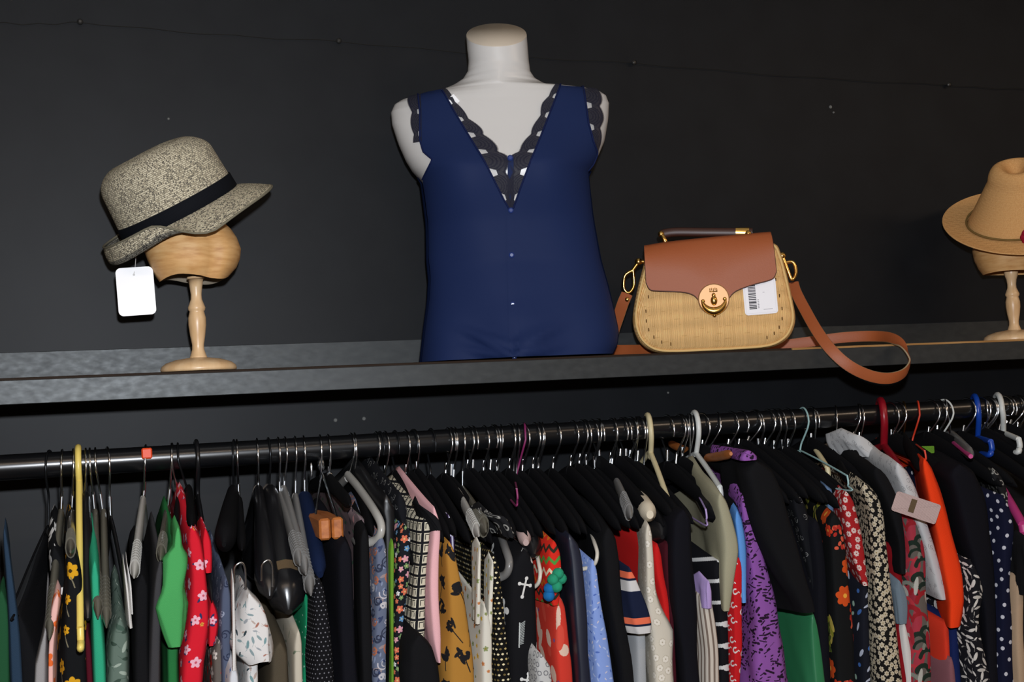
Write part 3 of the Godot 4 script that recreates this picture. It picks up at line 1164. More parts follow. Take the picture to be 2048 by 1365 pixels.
	lace_strip(s, c, [Vector2(0.1768, 0.4681), Vector2(0.1805, 0.4353), Vector2(0.179, 0.4044), Vector2(0.1708, 0.3606), Vector2(0.1646, 0.3414)], [Vector2(0.1443, 0.4701), Vector2(0.1453, 0.4365), Vector2(0.1478, 0.3949), Vector2(0.1567, 0.3611), Vector2(0.1628, 0.3415)], Vector2(0.1618, 0.4678).y, Vector2(0.1665, 0.3449).y, 34, wide + 0.0012, 0.040)
	obj("lace_trim", s, M.lace, o)
	# dark bindings where cloth meets lace, and along the armholes
	for e in [[li, lo[0].y - 0.004, Vector2(0.0077, 0.2456).y], [ri, ri[0].y, Vector2(0.0093, 0.2438).y], [lo, lo[0].y, Vector2(-0.1374, 0.3125).y], [ro, ro[0].y, Vector2(0.1466, 0.3157).y]]:
		var pts := []
		for i in 31:
			var y: float = lerpf(e[1], e[2], i / 30.0)
			var x := along(e[0], y)
			pts.append(Vector3(x, y, front_z(c, x, y) + wide + 0.001))
		s = Shape.new()
		s.tube(pts, 0.0016, 6)
		obj("binding", s, M.navy_dark, o)
	# button placket and buttons
	s = Shape.new()
	var pa := [Vector2(0.0064, 0.3333), Vector2(0.0023, 0.2441), Vector2(-0.0015, 0.1394), Vector2(-0.0052, 0.0002)]
	var pb := [Vector2(0.016, 0.333), Vector2(0.0137, 0.2436), Vector2(0.0141, 0.1387), Vector2(0.0104, -0.0005)]
	panel(s, c, pa, pb, pa[0].y, 0.002, 60, 6, wide + 0.0018, 0.018)
	obj("placket", s, M.navy_satin, o)
	for q in [Vector2(0.0107, 0.3314), Vector2(0.0086, 0.2464), Vector2(0.007, 0.173), Vector2(0.0045, 0.0894), Vector2(0.0028, 0.0034)]:
		s = Shape.new()
		var z := front_z(c, q.x, q.y) + wide + 0.002
		s.sweep([Vector3(q.x, q.y, z), Vector3(q.x, q.y, z + 0.002), Vector3(q.x, q.y, z + 0.0032)], [0.0048, 0.0048, 0.0026], [0.0048, 0.0048, 0.0026], Vector3.UP, 16)
		obj("button", s, M.button, o)
	s = Shape.new().sharp()
	var t: Vector2 = Vector2(-0.0762, 0.4401)
	s.box(Vector3.ZERO, Vector3(0.018, 0.014, 0.0012), 0.0004)
	var lb := obj("size_label", s, M.card, o)
	lb.set_meta("label", "small white size label")
	lb.position = Vector3(t.x - 0.002, t.y + 0.002, front_z(l, t.x, t.y) + 0.002)
	lb.rotation = Vector3(-0.2, -0.2, -0.9)

# ---- hats ----
func stand(o: Node3D, foot_r: float, top: float):
	var s := Shape.new()
	s.lathe([Vector2(0, 0), Vector2(foot_r * 0.98, 0), Vector2(foot_r, 0.003), Vector2(foot_r * 0.97, 0.008), Vector2(foot_r * 0.86, 0.013), Vector2(foot_r * 0.6, 0.018), Vector2(foot_r * 0.26, 0.021), Vector2(0, 0.021)], Vector3.ZERO, 48)
	obj("base", s, M.beech, o)
	var prof := []
	for q in [[0.0135, 0.019], [0.0135, 0.024], [0.0125, 0.026], [0.0095, 0.036], [0.0092, 0.044], [0.0118, 0.06], [0.0138, 0.078], [0.0138, 0.09], [0.0118, 0.099], [0.0112, 0.101], [0.0132, 0.104], [0.0136, 0.108], [0.0118, 0.113], [0.0088, 0.122], [0.0084, 0.13], [0.0098, 0.142], [0.0122, 0.15], [0.0134, 0.156], [0.0134, top]]:
		prof.append(Vector2(q[0], q[1] if q[1] == top else q[1] * (top - 0.002) / 0.158))
	s = Shape.new()
	s.lathe(prof, Vector3.ZERO, 32)
	obj("post", s, M.beech, o)

func head(o: Node3D, rows_in: Array, depth: float, rim: bool):
	# rows_in: (x left, x right, y, depth factor) from top to chin
	var P := []
	for r in rows_in:
		var row := []
		for j in 49:
			var g := TAU * j / 48.0
			var cx: float = (r[0] + r[1]) / 2.0
			var hx: float = (r[1] - r[0]) / 2.0
			var c := signf(cos(g)) * pow(absf(cos(g)), 0.85)
			var dz: float = depth * r[3] * signf(sin(g)) * pow(absf(sin(g)), 0.85)
			var wave: float = 0.004 * r[4] * cos(3.0 * g + 0.6)
			# a shallow hollow beside the bulging front
			var dent := 0.011 * exp(-pow((c - 0.42) / 0.16, 2.0)) * maxf(sin(g), 0.0)
			row.append(Vector3(cx + hx * c, r[2] + wave, dz - dent))
		P.append(row)
	var s := Shape.new()
	s.grid(P)
	s.fan(P[0].slice(0, 48))
	obj("head", s, M.cork, o)
	if rim:
		var inner := []
		var floor_ring := []
		for p in P[-1]:
			inner.append(Vector3(p.x * 0.95, p.y + 0.003, p.z * 0.95))
			floor_ring.append(Vector3(p.x * 0.93, p.y + 0.012, p.z * 0.93))
		s = Shape.new()
		s.grid([P[-1], inner, floor_ring])
		s.fan(floor_ring.slice(0, 48))
		obj("underside", s, M.cork_rim, o)

func hat_left():
	var o := thing("hat_stand", "turned pale wood hat stand with a cork head under the grey trilby", "hat stand", Vector3(0.1878, 1.7225, 0.17), -0.0873)
	stand(o, 0.0595, 0.150)
	var H := []
	for q in [[Vector2(-0.0668, 0.2426), Vector2(0.0414, 0.2414), 0.6, 0], [Vector2(-0.0796, 0.2253), Vector2(0.0581, 0.2251), 0.85, 0], [Vector2(-0.0801, 0.2109), Vector2(0.067, 0.2103), 0.95, 0], [Vector2(-0.0776, 0.1934), Vector2(0.0726, 0.1924), 1.0, 0], [Vector2(-0.0728, 0.179), Vector2(0.0705, 0.1763), 0.98, 0], [Vector2(-0.0672, 0.1646), Vector2(0.0644, 0.1618), 0.93, 0.2], [Vector2(-0.0607, 0.1541), Vector2(0.0562, 0.1515), 0.86, 0.6], [Vector2(-0.0556, 0.1476), Vector2(0.0512, 0.1452), 0.8, 1.0]]:
		H.append([q[0].x, q[1].x, (q[0].y + q[1].y) / 2.0, q[2], q[3]])
	head(o, H, 0.074, true)
	# the trilby, tilted on the head
	var c: Vector2 = Vector2(-0.019, 0.2501)
	var hat := thing("hat", "grey woven straw trilby with a black ribbon band, tilted on its stand", "hat", Vector3.ZERO)
	hat.transform = Transform3D(Basis(Vector3.UP, -0.0873), Vector3(0.1878, 1.7225, 0.17)) * Transform3D(Basis.from_euler(Vector3(0.30, -0.12, 0.445)), Vector3(c.x, c.y, 0.0))
	trilby(hat)
	# price tag hanging from the brim
	var tg := thing("price_tag", "blank white swing tag hanging from the grey trilby", "tag")
	tg.transform = Transform3D(Basis(Vector3.UP, -0.0873), Vector3(0.1878, 1.7225, 0.17)) * Transform3D(Basis(Vector3.BACK, 0.045), Vector3(Vector2(-0.0912, 0.1278).x, Vector2(-0.0912, 0.1278).y, 0.02))
	var s := Shape.new().sharp()
	rounded_card(s, 0.0565, 0.0755, 0.008, 0.0008)
	obj("card", s, M.card, tg)
	s = Shape.new()
	s.sweep([Vector3(-0.001, 0.026, 0.0008), Vector3(-0.001, 0.026, 0.0012)], [0.0018], [0.0018], Vector3.UP, 12)
	obj("eyelet", s, M.palegrey, tg)
	s = Shape.new()
	s.tube(curve([Vector3(-0.001, 0.026, 0.001), Vector3(0.002, 0.040, -0.002), Vector3(0.004, 0.056, -0.008)], 5), 0.0005, 6)
	obj("string", s, M.white, tg)

func rounded_card(s: Shape, w: float, h: float, r: float, t: float, uv := false):
	var ring := []
	for q in [[1, 1, 0.0], [-1, 1, PI / 2], [-1, -1, PI], [1, -1, 1.5 * PI]]:
		for k in 7:
			var g: float = q[2] + PI / 2 * k / 6.0
			ring.append(Vector2(q[0] * (w / 2 - r) + r * cos(g), q[1] * (h / 2 - r) + r * sin(g)))
	var f := []
	var b := []
	for p in ring:
		f.append(Vector3(p.x, p.y, t / 2))
		b.append(Vector3(p.x, p.y, -t / 2))
	var m := s.put(Vector3(0, 0, t / 2), Vector2(0.5, 0.5))
	var base := s.n
	for p in ring:
		s.put(Vector3(p.x, p.y, t / 2), Vector2(0.5 + p.x / w, 0.5 - p.y / h) if uv else p)
	for j in ring.size():
		s.tri(m, base + (j + 1) % ring.size(), base + j)
	s.grid([f, b], [], true)
	s.fan(b)

func crown_rows(a: float, b: float, high: float, dent: float, lean: float, pinch: float, taper := 0.06, front := 0.10) -> Array:
	var out := []
	var n := 64
	for i in 29:
		var t := i / 28.0
		var rr: float
		var y: float
		if t < 0.4:
			rr = 1.0 - taper * t / 0.4
			y = high * 0.66 * t / 0.4
		elif t < 0.8:
			var g := (t - 0.4) / 0.4 * PI / 2
			rr = (1.0 - taper) - 0.42 * (1.0 - cos(g))
			y = high * (0.66 + 0.32 * sin(g))
		else:
			var g := (t - 0.8) / 0.2
			rr = (0.58 - taper) * (1.0 - g * 0.97)
			y = high * (0.98 + 0.02 * g)
		var row := []
		for j in n + 1:
			var g := TAU * j / n
			var x := a * rr * cos(g)
			var z := b * rr * sin(g)
			var up := smoothstep(0.2, 0.8, t)
			var k := exp(-pow(z / (b * 0.30), 2.0) - pow(x / (a * 0.42), 4.0))
			var yy := y - dent * k * smoothstep(0.5, 0.85, t)
			# the front is pinched on both sides
			var side := exp(-pow((x / a - 0.55) / 0.28, 2.0)) * smoothstep(0.15, 0.8, t)
			z *= 1.0 - pinch * side
			var fx := maxf(x / a - 0.1, 0.0)
			row.append(Vector3(x - lean * y, yy - front * high * fx * fx * 1.6 * up, z))
		out.append(row)
	return out

func metre_uv(rows: Array) -> Array:
	var out := []
	var down := []
	down.resize(rows[0].size())
	down.fill(0.0)
	for i in rows.size():
		var uv := []
		var run := 0.0
		for j in rows[i].size():
			if j > 0:
				run += rows[0][j].distance_to(rows[0][j - 1])
			if i > 0:
				down[j] += rows[i][j].distance_to(rows[i - 1][j])
			uv.append(Vector2(run, down[j]))
		out.append(uv)
	return out

func trilby(hat: Node3D):
	var a := 0.099
	var b := 0.088
	var rows := crown_rows(a, b, 0.114, 0.014, -0.02, 0.12, 0.05, 0.10)
	var s := Shape.new()
	s.grid(rows, metre_uv(rows))
	obj("crown", s, M.straw, hat)
	# ribbon
	var band := []
	for k in [[0.002, 1.012], [0.003, 1.022], [0.024, 1.008], [0.025, 0.998]]:
		var row := []
		for j in 65:
			var g := TAU * j / 64.0
			row.append(Vector3(a * k[1] * cos(g) + 0.03 * k[0], k[0], b * k[1] * sin(g)))
		band.append(row)
	s = Shape.new()
	s.grid(band, metre_uv(band))
	obj("band", s, M.ribbon, hat)
	# brim: snapped down in front, curled up at the back
	var topside := []
	var under := []
	var hem := []
	for i in 11:
		var t := i / 10.0
		var r1 := []
		var r2 := []
		for j in 65:
			var g := TAU * j / 64.0
			var back := smoothstep(0.42, -0.25, cos(g))
			var front := smoothstep(-0.1, 0.9, cos(g))
			var near := maxf(sin(g), 0.0)
			# the front lies flat and droops; the back dips, then turns up and in
			var flat_out := 0.050 * t
			var flat_up := (-0.026 - 0.014 * near * (1.0 - front)) * pow(t, 1.3)
			var curl_out := 0.036 * sin(t * 2.1)
			var deep := lerpf(0.014, 0.026, smoothstep(0.2, -1.0, cos(g)))
			var curl_up := -deep * sin(t * PI * 0.85) + 0.022 * t * t
			var dx := lerpf(flat_out, curl_out, back)
			var p := Vector3((a + dx) * cos(g), 0.001 + lerpf(flat_up, curl_up, back), (b + dx) * sin(g))
			r1.append(p + Vector3(0, 0.0012, 0))
			r2.append(p - Vector3(0, 0.0012, 0))
		topside.append(r1)
		under.append(r2)
		if i == 10:
			for j in 65:
				hem.append((r1[j] + r2[j]) / 2.0)
	s = Shape.new()
	s.grid(topside, metre_uv(topside))
	var brim := obj("brim", s, M.straw, hat)
	s = Shape.new()
	s.grid(under, metre_uv(under))
	obj("underside", s, M.straw_dark, brim).set_meta("label", "darker grey underside of the brim")
	s = Shape.new()
	s.tube(hem, 0.0018, 6)
	obj("brim_edge", s, M.straw_edge, hat)

func hat_right():
	var o := thing("hat_stand", "turned pale wood hat stand holding the tan hat at the right end", "hat stand", Vector3(1.7998, 1.7208, 0.17), -0.6632)
	stand(o, 0.0600, 0.140)
	var H := []
	for q in [[Vector2(-0.0641, 0.2201), Vector2(0.0862, 0.2079), 0.9, 0], [Vector2(-0.0716, 0.1898), Vector2(0.0903, 0.1813), 1.0, 0], [Vector2(-0.0687, 0.1711), Vector2(0.0856, 0.1635), 1.0, 0], [Vector2(-0.0611, 0.152), Vector2(0.0772, 0.146), 0.92, 0.1], [Vector2(-0.0532, 0.1391), Vector2(0.0692, 0.1354), 0.84, 0.3]]:
		H.append([q[0].x, q[1].x, (q[0].y + q[1].y) / 2.0, q[2], q[3]])
	head(o, H, 0.078, false)
	var c: Vector2 = Vector2(0.02, 0.2438)
	var hat := thing("hat", "tan straw hat with a pinched crown and a thin cord, cut by the right edge", "hat")
	hat.transform = Transform3D(Basis(Vector3.UP, -0.6632), Vector3(1.7998, 1.7208, 0.17)) * Transform3D(Basis.from_euler(Vector3(0.55, 0, 0.03)) , Vector3(c.x, c.y, 0.0))
	var turn := Basis(Vector3.UP, -PI / 2)
	var a := 0.100
	var b := 0.098
	var rows := crown_rows(a, b, 0.136, 0.036, 0.0, 0.18, 0.45, 0.06)
	for row in rows:
		for j in row.size():
			row[j] = turn * row[j]
	var s := Shape.new()
	s.grid(rows)
	obj("crown", s, M.tan_straw, hat)
	var topside := []
	var under := []
	var hem := []
	for i in 11:
		var t := i / 10.0
		var r1 := []
		var r2 := []
		for j in 65:
			var g := TAU * j / 64.0
			var rise := 0.012 * t * t * absf(cos(g)) - 0.006 * t * maxf(sin(g), 0.0)
			var p := Vector3((0.0985 + 0.046 * t) * cos(g), 0.001 + rise, (0.0995 + 0.046 * t) * sin(g))
			r1.append(p + Vector3(0, 0.0012, 0))
			r2.append(p - Vector3(0, 0.0012, 0))
			if i == 10:
				hem.append(p)
		topside.append(r1)
		under.append(r2)
	s = Shape.new()
	s.grid(topside)
	s.grid(under)
	obj("brim", s, M.tan_straw, hat)
	s = Shape.new()
	s.tube(hem, 0.0018, 6)
	obj("brim_edge", s, M.tan_straw, hat)
	var cord := []
	for j in 65:
		var g := TAU * j / 64.0
		cord.append(Vector3(0.0995 * cos(g), 0.005, 0.1005 * sin(g)))
	s = Shape.new()
	s.tube(cord, 0.0022, 8)
	obj("cord", s, M.cord, hat)
	s = Shape.new()
	for k in 9:
		var g := TAU * k / 8.0
		var rr := 0.011 if k < 8 else 0.0
		s.ball(Vector3(0.014 + rr * cos(g), 0.012 + rr * sin(g), 0.106), Vector3(0.009, 0.009, 0.006), 7)
	obj("rosette", s, M.rose, hat).set_meta("label", "dark red cloth rosette")

# ---- the handbag ----
func ribbon(pts: Array, wide: Array, half: float, thick: float) -> Array:   # [faces, edges] of a flat strap
	var face := Shape.new()
	var rim := Shape.new()
	var rows_a := []
	var rows_b := []
	var e1 := []
	var e2 := []
	for i in pts.size():
		var t: Vector3 = (pts[mini(i + 1, pts.size() - 1)] - pts[maxi(i - 1, 0)]).normalized()
		var w: Vector3 = wide[i]
		w = (w - t * w.dot(t)).normalized()
		var nn := t.cross(w)
		var ra := []
		var rb := []
		for k in [-1.0, -0.6, 0.0, 0.6, 1.0]:
			ra.append(pts[i] + w * half * k + nn * thick * (0.5 if absf(k) < 1 else 0.3))
			rb.append(pts[i] + w * half * k - nn * thick * (0.5 if absf(k) < 1 else 0.3))
		rows_a.append(ra)
		rows_b.append(rb)
		e1.append([ra[4], pts[i] + w * half * 1.06, rb[4]])
		e2.append([ra[0], pts[i] - w * half * 1.06, rb[0]])
	face.grid(rows_a, metre_uv(rows_a))
	face.grid(rows_b, metre_uv(rows_b))
	rim.grid(e1)
	rim.grid(e2)
	return [face, rim]

func handbag():
	var o := thing("handbag", "small wicker handbag with a tan leather flap and gold clasp on the shelf", "handbag")
	o.transform = Transform3D(Basis(Vector3.UP, -0.4538), Vector3(1.0928, 1.7197, 0.2))
	var pts := [Vector2(-0.1038, 0.1854), Vector2(-0.049, 0.1914), Vector2(0.0142, 0.1933), Vector2(0.077, 0.1933), Vector2(0.1178, 0.1891), Vector2(0.1292, 0.1685), Vector2(0.1378, 0.129), Vector2(0.1452, 0.0833), Vector2(0.1479, 0.0516), Vector2(0.1396, 0.0267), Vector2(0.1237, 0.0112), Vector2(0.0984, 0.0025), Vector2(0.0493, 0.0004), Vector2(-0.0225, 0.0002), Vector2(-0.0811, 0.0012), Vector2(-0.1098, 0.0071), Vector2(-0.1299, 0.0236), Vector2(-0.1396, 0.0479), Vector2(-0.1401, 0.0754), Vector2(-0.1308, 0.1162), Vector2(-0.12, 0.1523), Vector2(-0.1115, 0.1766)]
	pts.append(pts[0])
	var ring := curve(pts, 4)
	ring.pop_back()
	var cen := Vector2.ZERO
	for p in ring:
		cen += p / ring.size()
	var rows := []
	var uvs := []
	for q in [[0.06, 0.056], [0.3, 0.0555], [0.55, 0.054], [0.75, 0.051], [0.88, 0.047], [0.955, 0.041], [0.985, 0.034], [1.0, 0.022], [1.0, -0.02], [0.985, -0.034], [0.94, -0.043], [0.7, -0.048], [0.06, -0.049]]:
		var row := []
		var uv := []
		for p in ring:
			var d: Vector2 = cen + (p - cen) * q[0]
			row.append(Vector3(d.x, maxf(d.y, 0.0015), q[1]))
			uv.append(Vector2(d.x + (0.0 if q[1] > 0.045 else (0.05 - q[1]) * 0.5), d.y + (0.05 - q[1]) * 0.6))
		row.append(row[0])
		uv.append(uv[0])
		rows.append(row)
		uvs.append(uv)
	var s := Shape.new()
	s.grid(rows, uvs)
	s.fan(rows[0].slice(0, ring.size()))
	s.fan(rows[-1].slice(0, ring.size()), true)
	var body := obj("body", s, M.wicker, o)
	for q in [[0.955, 0.0425], [0.94, -0.044]]:
		var coil := []
		for p in ring:
			var d: Vector2 = cen + (p - cen) * q[0]
			coil.append(Vector3(d.x, maxf(d.y, 0.004), q[1]))
		coil.append(coil[0])
		s = Shape.new()
		s.tube(coil, 0.0024, 8)
		obj("rim_coil", s, M.wicker_rim, body)
	# row of dark stitch holes just inside the rim
	s = Shape.new().sharp()
	for i in range(0, ring.size(), 3):
		var p: Vector2 = ring[i]
		if absf(p.x - cen.x) > 0.09 and p.y < 0.16:
			var d: Vector2 = cen + (p - cen) * 0.83
			s.box(Vector3(d.x, d.y, 0.0492), Vector3(0.0016, 0.006, 0.0016), 0.0004)
	var holes := obj("stitch_hole", s, M.dark_hole, body)
	holes.set_meta("kind", "stuff")
	# flap
	var top := curve([Vector2(-0.1136, 0.1905), Vector2(-0.067, 0.1952), Vector2(0.001, 0.1986), Vector2(0.0684, 0.201), Vector2(0.1114, 0.2022)], 10)
	var low := curve([Vector2(-0.1129, 0.129), Vector2(-0.1071, 0.1168), Vector2(-0.0937, 0.1133), Vector2(-0.0531, 0.1093), Vector2(-0.0335, 0.1037), Vector2(-0.0232, 0.094), Vector2(-0.0168, 0.0782), Vector2(0.0023, 0.0644), Vector2(0.0227, 0.0761), Vector2(0.0308, 0.0939), Vector2(0.0439, 0.1059), Vector2(0.073, 0.1153), Vector2(0.1001, 0.1211), Vector2(0.1101, 0.126), Vector2(0.1151, 0.1366)], 3)
	var cols := 40
	var front := []
	for i in 15:
		var t := i / 14.0
		var row := []
		for j in cols + 1:
			var u := float(j) / cols
			var a: Vector2 = top[int(u * (top.size() - 1))]
			var b: Vector2 = low[int(u * (low.size() - 1))]
			var p := a.lerp(b, t)
			var q := clampf(1.0 - absf(p.x) / 0.155, 0.0, 1.0)
			row.append(Vector3(p.x, p.y, 0.0585 + 0.006 * sqrt(q) * smoothstep(0.0, 0.6, t) - 0.012 * pow(1.0 - t, 7.0)))
		front.append(row)
	var over := []
	for i in 9:
		var g := PI * (1.0 - i / 8.0)
		var row := []
		for j in cols + 1:
			var p: Vector3 = front[0][j]
			var zc := (p.z - 0.05) / 2.0
			var zr := (p.z + 0.05) / 2.0
			row.append(Vector3(p.x, p.y + 0.010 * sin(g) - 0.04 * maxf(0.0, 1.0 - i / 1.5), zc + zr * cos(g)))
		over.append(row)
	over.pop_back()
	var all := over + front
	var inside := []
	for row in all:
		var r := []
		for p in row:
			r.append(p + Vector3(0, -0.0016, -0.0024))
		inside.append(r)
	s = Shape.new()
	s.grid(all)
	s.grid(inside)
	obj("flap", s, M.leather, o)
	var border := []
	for i in range(8, all.size()):
		border.append((all[i][0] + inside[i][0]) / 2.0)
	for j in range(1, cols + 1):
		border.append((all[-1][j] + inside[-1][j]) / 2.0)
	for i in range(all.size() - 2, 7, -1):
		border.append((all[i][cols] + inside[i][cols]) / 2.0)
	s = Shape.new()
	s.tube(border, 0.0011, 6)
	obj("flap_edge", s, M.leather_rim, o)
	# gusset strips that show dark beside the flap's top
	for e in [[Vector2(-0.1072, 0.1911), Vector2(-0.0759, 0.1985)], [Vector2(0.0701, 0.1991), Vector2(0.1132, 0.2039)]]:
		s = Shape.new()
		s.sweep([Vector3(e[0].x, e[0].y + 0.004, -0.012), Vector3(e[1].x, e[1].y + 0.004, -0.012)], [0.012], [0.006], Vector3.BACK, 10)
		obj("gusset", s, M.leather_dark, o)
	# clasp: round plate, crescent, turning knob and rivets
	var k: Vector2 = Vector2(0.0038, 0.0926)
	var kz := 0.066
	s = Shape.new()
	s.sweep([Vector3(k.x, k.y, kz - 0.003), Vector3(k.x, k.y, kz + 0.001), Vector3(k.x, k.y, kz + 0.0025)], [0.0275, 0.0275, 0.0255], [0.0275, 0.0275, 0.0255], Vector3.UP, 40)
	var plate := obj("clasp", s, M.gold_plate, o)
	var arc := []
	var fat := []
	for i in 21:
		var g := PI * (1.05 + 0.9 * i / 20.0)
		arc.append(Vector3(k.x + 0.0205 * cos(g), k.y + 0.0215 * sin(g), kz + 0.004))
		fat.append(0.0022 + 0.0052 * sin(PI * i / 20.0))
	s = Shape.new()
	s.sweep(arc, fat, fat, Vector3.BACK, 10)
	obj("crescent", s, M.gold, plate)
	s = Shape.new()
	s.ball(Vector3(k.x, k.y - 0.003, kz + 0.006), Vector3(0.006, 0.0085, 0.005), 10)
	s.ball(Vector3(k.x, k.y + 0.006, kz + 0.004), Vector3(0.0035, 0.005, 0.004), 8)
	obj("knob", s, M.gold, plate)
	s = Shape.new()
	for i in 5:
		s.box(Vector3(k.x - 0.006 + 0.003 * i, k.y + 0.0165 + 0.001 * (i % 2), kz + 0.003), Vector3(0.0014, 0.005, 0.001), 0.0003)
	s.box(Vector3(k.x, k.y + 0.0132, kz + 0.003), Vector3(0.0145, 0.0016, 0.001), 0.0003)
	obj("emblem", s, M.gold, plate)
	for e in [Vector2(-0.019, -0.003), Vector2(0.019, -0.001), Vector2(0, -0.0285)]:
		s = Shape.new()
		s.ball(Vector3(k.x + e.x, k.y + e.y, kz + 0.003), Vector3(0.0036, 0.0036, 0.003), 8)
		obj("rivet", s, M.gold, plate)
	# top handle
	var h0: Vector2 = Vector2(-0.0719, 0.2047)
	var h1: Vector2 = Vector2(-0.082, 0.2209)
	var h2: Vector2 = Vector2(0.0753, 0.2125)
	var grip := curve([Vector3(h1.x, h1.y, -0.01), Vector3(h1.x + 0.025, h1.y + 0.003, -0.012), Vector3((h1.x + h2.x) / 2, (h1.y + h2.y) / 2 + 0.004, -0.014), Vector3(h2.x - 0.02, h2.y + 0.004, -0.012), Vector3(h2.x + 0.008, h2.y + 0.002, -0.01)], 6)
	s = Shape.new()
	s.sweep(grip, [0.0085], [0.0050], Vector3.UP, 12)
	var handle := obj("handle", s, M.leather_dark, o)
	for e in [[Vector3(h1.x, h1.y, -0.006), Vector3(h0.x, h0.y - 0.008, -0.006)], [Vector3(h2.x, h2.y, -0.006), Vector3(h2.x - 0.008, h2.y - 0.016, -0.006)]]:
		s = Shape.new()
		s.sweep(curve([e[0], e[0].lerp(e[1], 0.5) + Vector3(0.001, 0, 0.004), e[1]], 5), [0.0048], [0.0048], Vector3.ZERO, 10)
		s.ball(e[0], Vector3(0.0062, 0.0062, 0.0062), 8)
		obj("post", s, M.gold, handle)
	s = Shape.new()
	s.sweep([Vector3(h2.x - 0.022, h2.y + 0.004, -0.012), Vector3(h2.x + 0.002, h2.y + 0.003, -0.0105)], [0.0094], [0.0060], Vector3.UP, 12)
	obj("ferrule", s, M.gold, handle)
	# side studs and swivel clips
	for e in [[Vector2(-0.1254, 0.1719), Vector2(-0.1362, 0.1569), Vector2(-0.1512, 0.1476), Vector2(-0.1542, 0.1248), Vector2(-0.1454, 0.1161), Vector2(-0.1356, 0.1302)], [Vector2(0.1327, 0.1682), Vector2(0.1374, 0.1553), Vector2(0.1419, 0.1396), Vector2(0.1482, 0.1239), Vector2(0.1559, 0.137), Vector2(0.1516, 0.1554)]]:
		s = Shape.new()
		s.ball(Vector3(e[0].x, e[0].y, 0), Vector3(0.007, 0.007, 0.007), 9)
		s.tube([Vector3(e[0].x, e[0].y, 0), Vector3(lerpf(e[0].x, 0.0, 0.12), e[0].y, -0.002)], 0.004, 8)
		obj("stud", s, M.gold, o)
		s = Shape.new()
		var loop := [Vector3(e[1].x, e[1].y, 0.002), Vector3(e[2].x, e[2].y, 0.003), Vector3(e[3].x, e[3].y, 0.003), Vector3(e[4].x, e[4].y, 0.002), Vector3(e[5].x, e[5].y, 0.001), Vector3(e[1].x, e[1].y, 0.002)]
		s.tube(curve(loop, 6), 0.0030, 8)
		s.tube([Vector3(e[0].x, e[0].y, 0.001), Vector3(e[1].x, e[1].y, 0.002)], 0.0036, 8)
		obj("clip", s, M.gold, o)
	# long strap: from the left clip behind the bust and bag, then out over the shelf's lip and up to the right clip
	var inv := o.transform.affine_inverse()
	var P := [Vector3(0.9214, 1.8281, 0.215), Vector3(0.9175, 1.8131, 0.205), Vector3(0.9155, 1.7929, 0.19), Vector3(0.9134, 1.7674, 0.17), Vector3(0.9151, 1.7431, 0.15), Vector3(0.9327, 1.7327, 0.125), Vector3(0.9684, 1.731, 0.115), Vector3(1.0267, 1.7305, 0.1), Vector3(1.1266, 1.7304, 0.09), Vector3(1.2293, 1.7295, 0.1), Vector3(1.2835, 1.7297, 0.12), Vector3(1.3313, 1.7336, 0.15), Vector3(1.3829, 1.7386, 0.19), Vector3(1.4179, 1.7372, 0.235), Vector3(1.417, 1.7298, 0.29), Vector3(1.4097, 1.7109, 0.33), Vector3(1.4139, 1.688, 0.338), Vector3(1.3955, 1.667, 0.345), Vector3(1.3609, 1.6586, 0.348), Vector3(1.3229, 1.6646, 0.346), Vector3(1.2847, 1.6839, 0.34), Vector3(1.2617, 1.7136, 0.322), Vector3(1.2561, 1.7491, 0.29), Vector3(1.2617, 1.7917, 0.245), Vector3(1.2648, 1.8245, 0.215), Vector3(1.269, 1.8434, 0.2)]
	var Wd := []
	var twist := [0.2, 0.1, 0.0, 0.0, 0.2, 0.3, 0.1, 0.0, 0.0, 0.0, 0.0, 0.0, 0.0, 0.1, 0.35, 0.75, 0.9, 0.6, 0.25, 0.1, 0.05, 0.0, 0.0, 0.0, 0.0, 0.0]
	for i in P.size():
		var t: Vector3 = (P[mini(i + 1, P.size() - 1)] - P[maxi(i - 1, 0)]).normalized()
		var see := Vector3(-0.45, 0.0, 0.9).normalized()
		var flat := t.cross(see).normalized()
		Wd.append((flat * (1.0 - twist[i]) + see * twist[i] * 0.8).normalized())
	var pl := []
	for p in P:
		pl.append(inv * p)
	var wl := []
	for w in Wd:
		wl.append(inv.basis * w)
	var fine := curve(pl, 6)
	var fw := curve(wl, 6)
	var rb := ribbon(fine, fw, 0.0098, 0.0042)
	var strap := obj("strap", rb[0], M.leather, o)
	obj("strap_edge", rb[1], M.leather_edge, strap)
	for e in [0, fine.size() - 1]:
		s = Shape.new()
		var p: Vector3 = fine[e]
		s.ball(p + Vector3(0, -0.010 if e == 0 else -0.012, 0.004), Vector3(0.004, 0.004, 0.003), 8)
		obj("rivet", s, M.gold, strap)
	# ticket tucked under the flap
	var tk := thing("price_tag", "white barcode ticket tucked under the flap of the wicker handbag", "tag")
	var tc: Vector2 = Vector2(0.0853, 0.0937)
	tk.transform = o.transform * Transform3D(Basis.from_euler(Vector3(-0.02, 0.05, 0.035)), Vector3(tc.x, tc.y, 0.0562))
	s = Shape.new().sharp()
	rounded_card(s, 0.058, 0.064, 0.006, 0.0008, true)
	obj("card", s, M.barcode, tk)

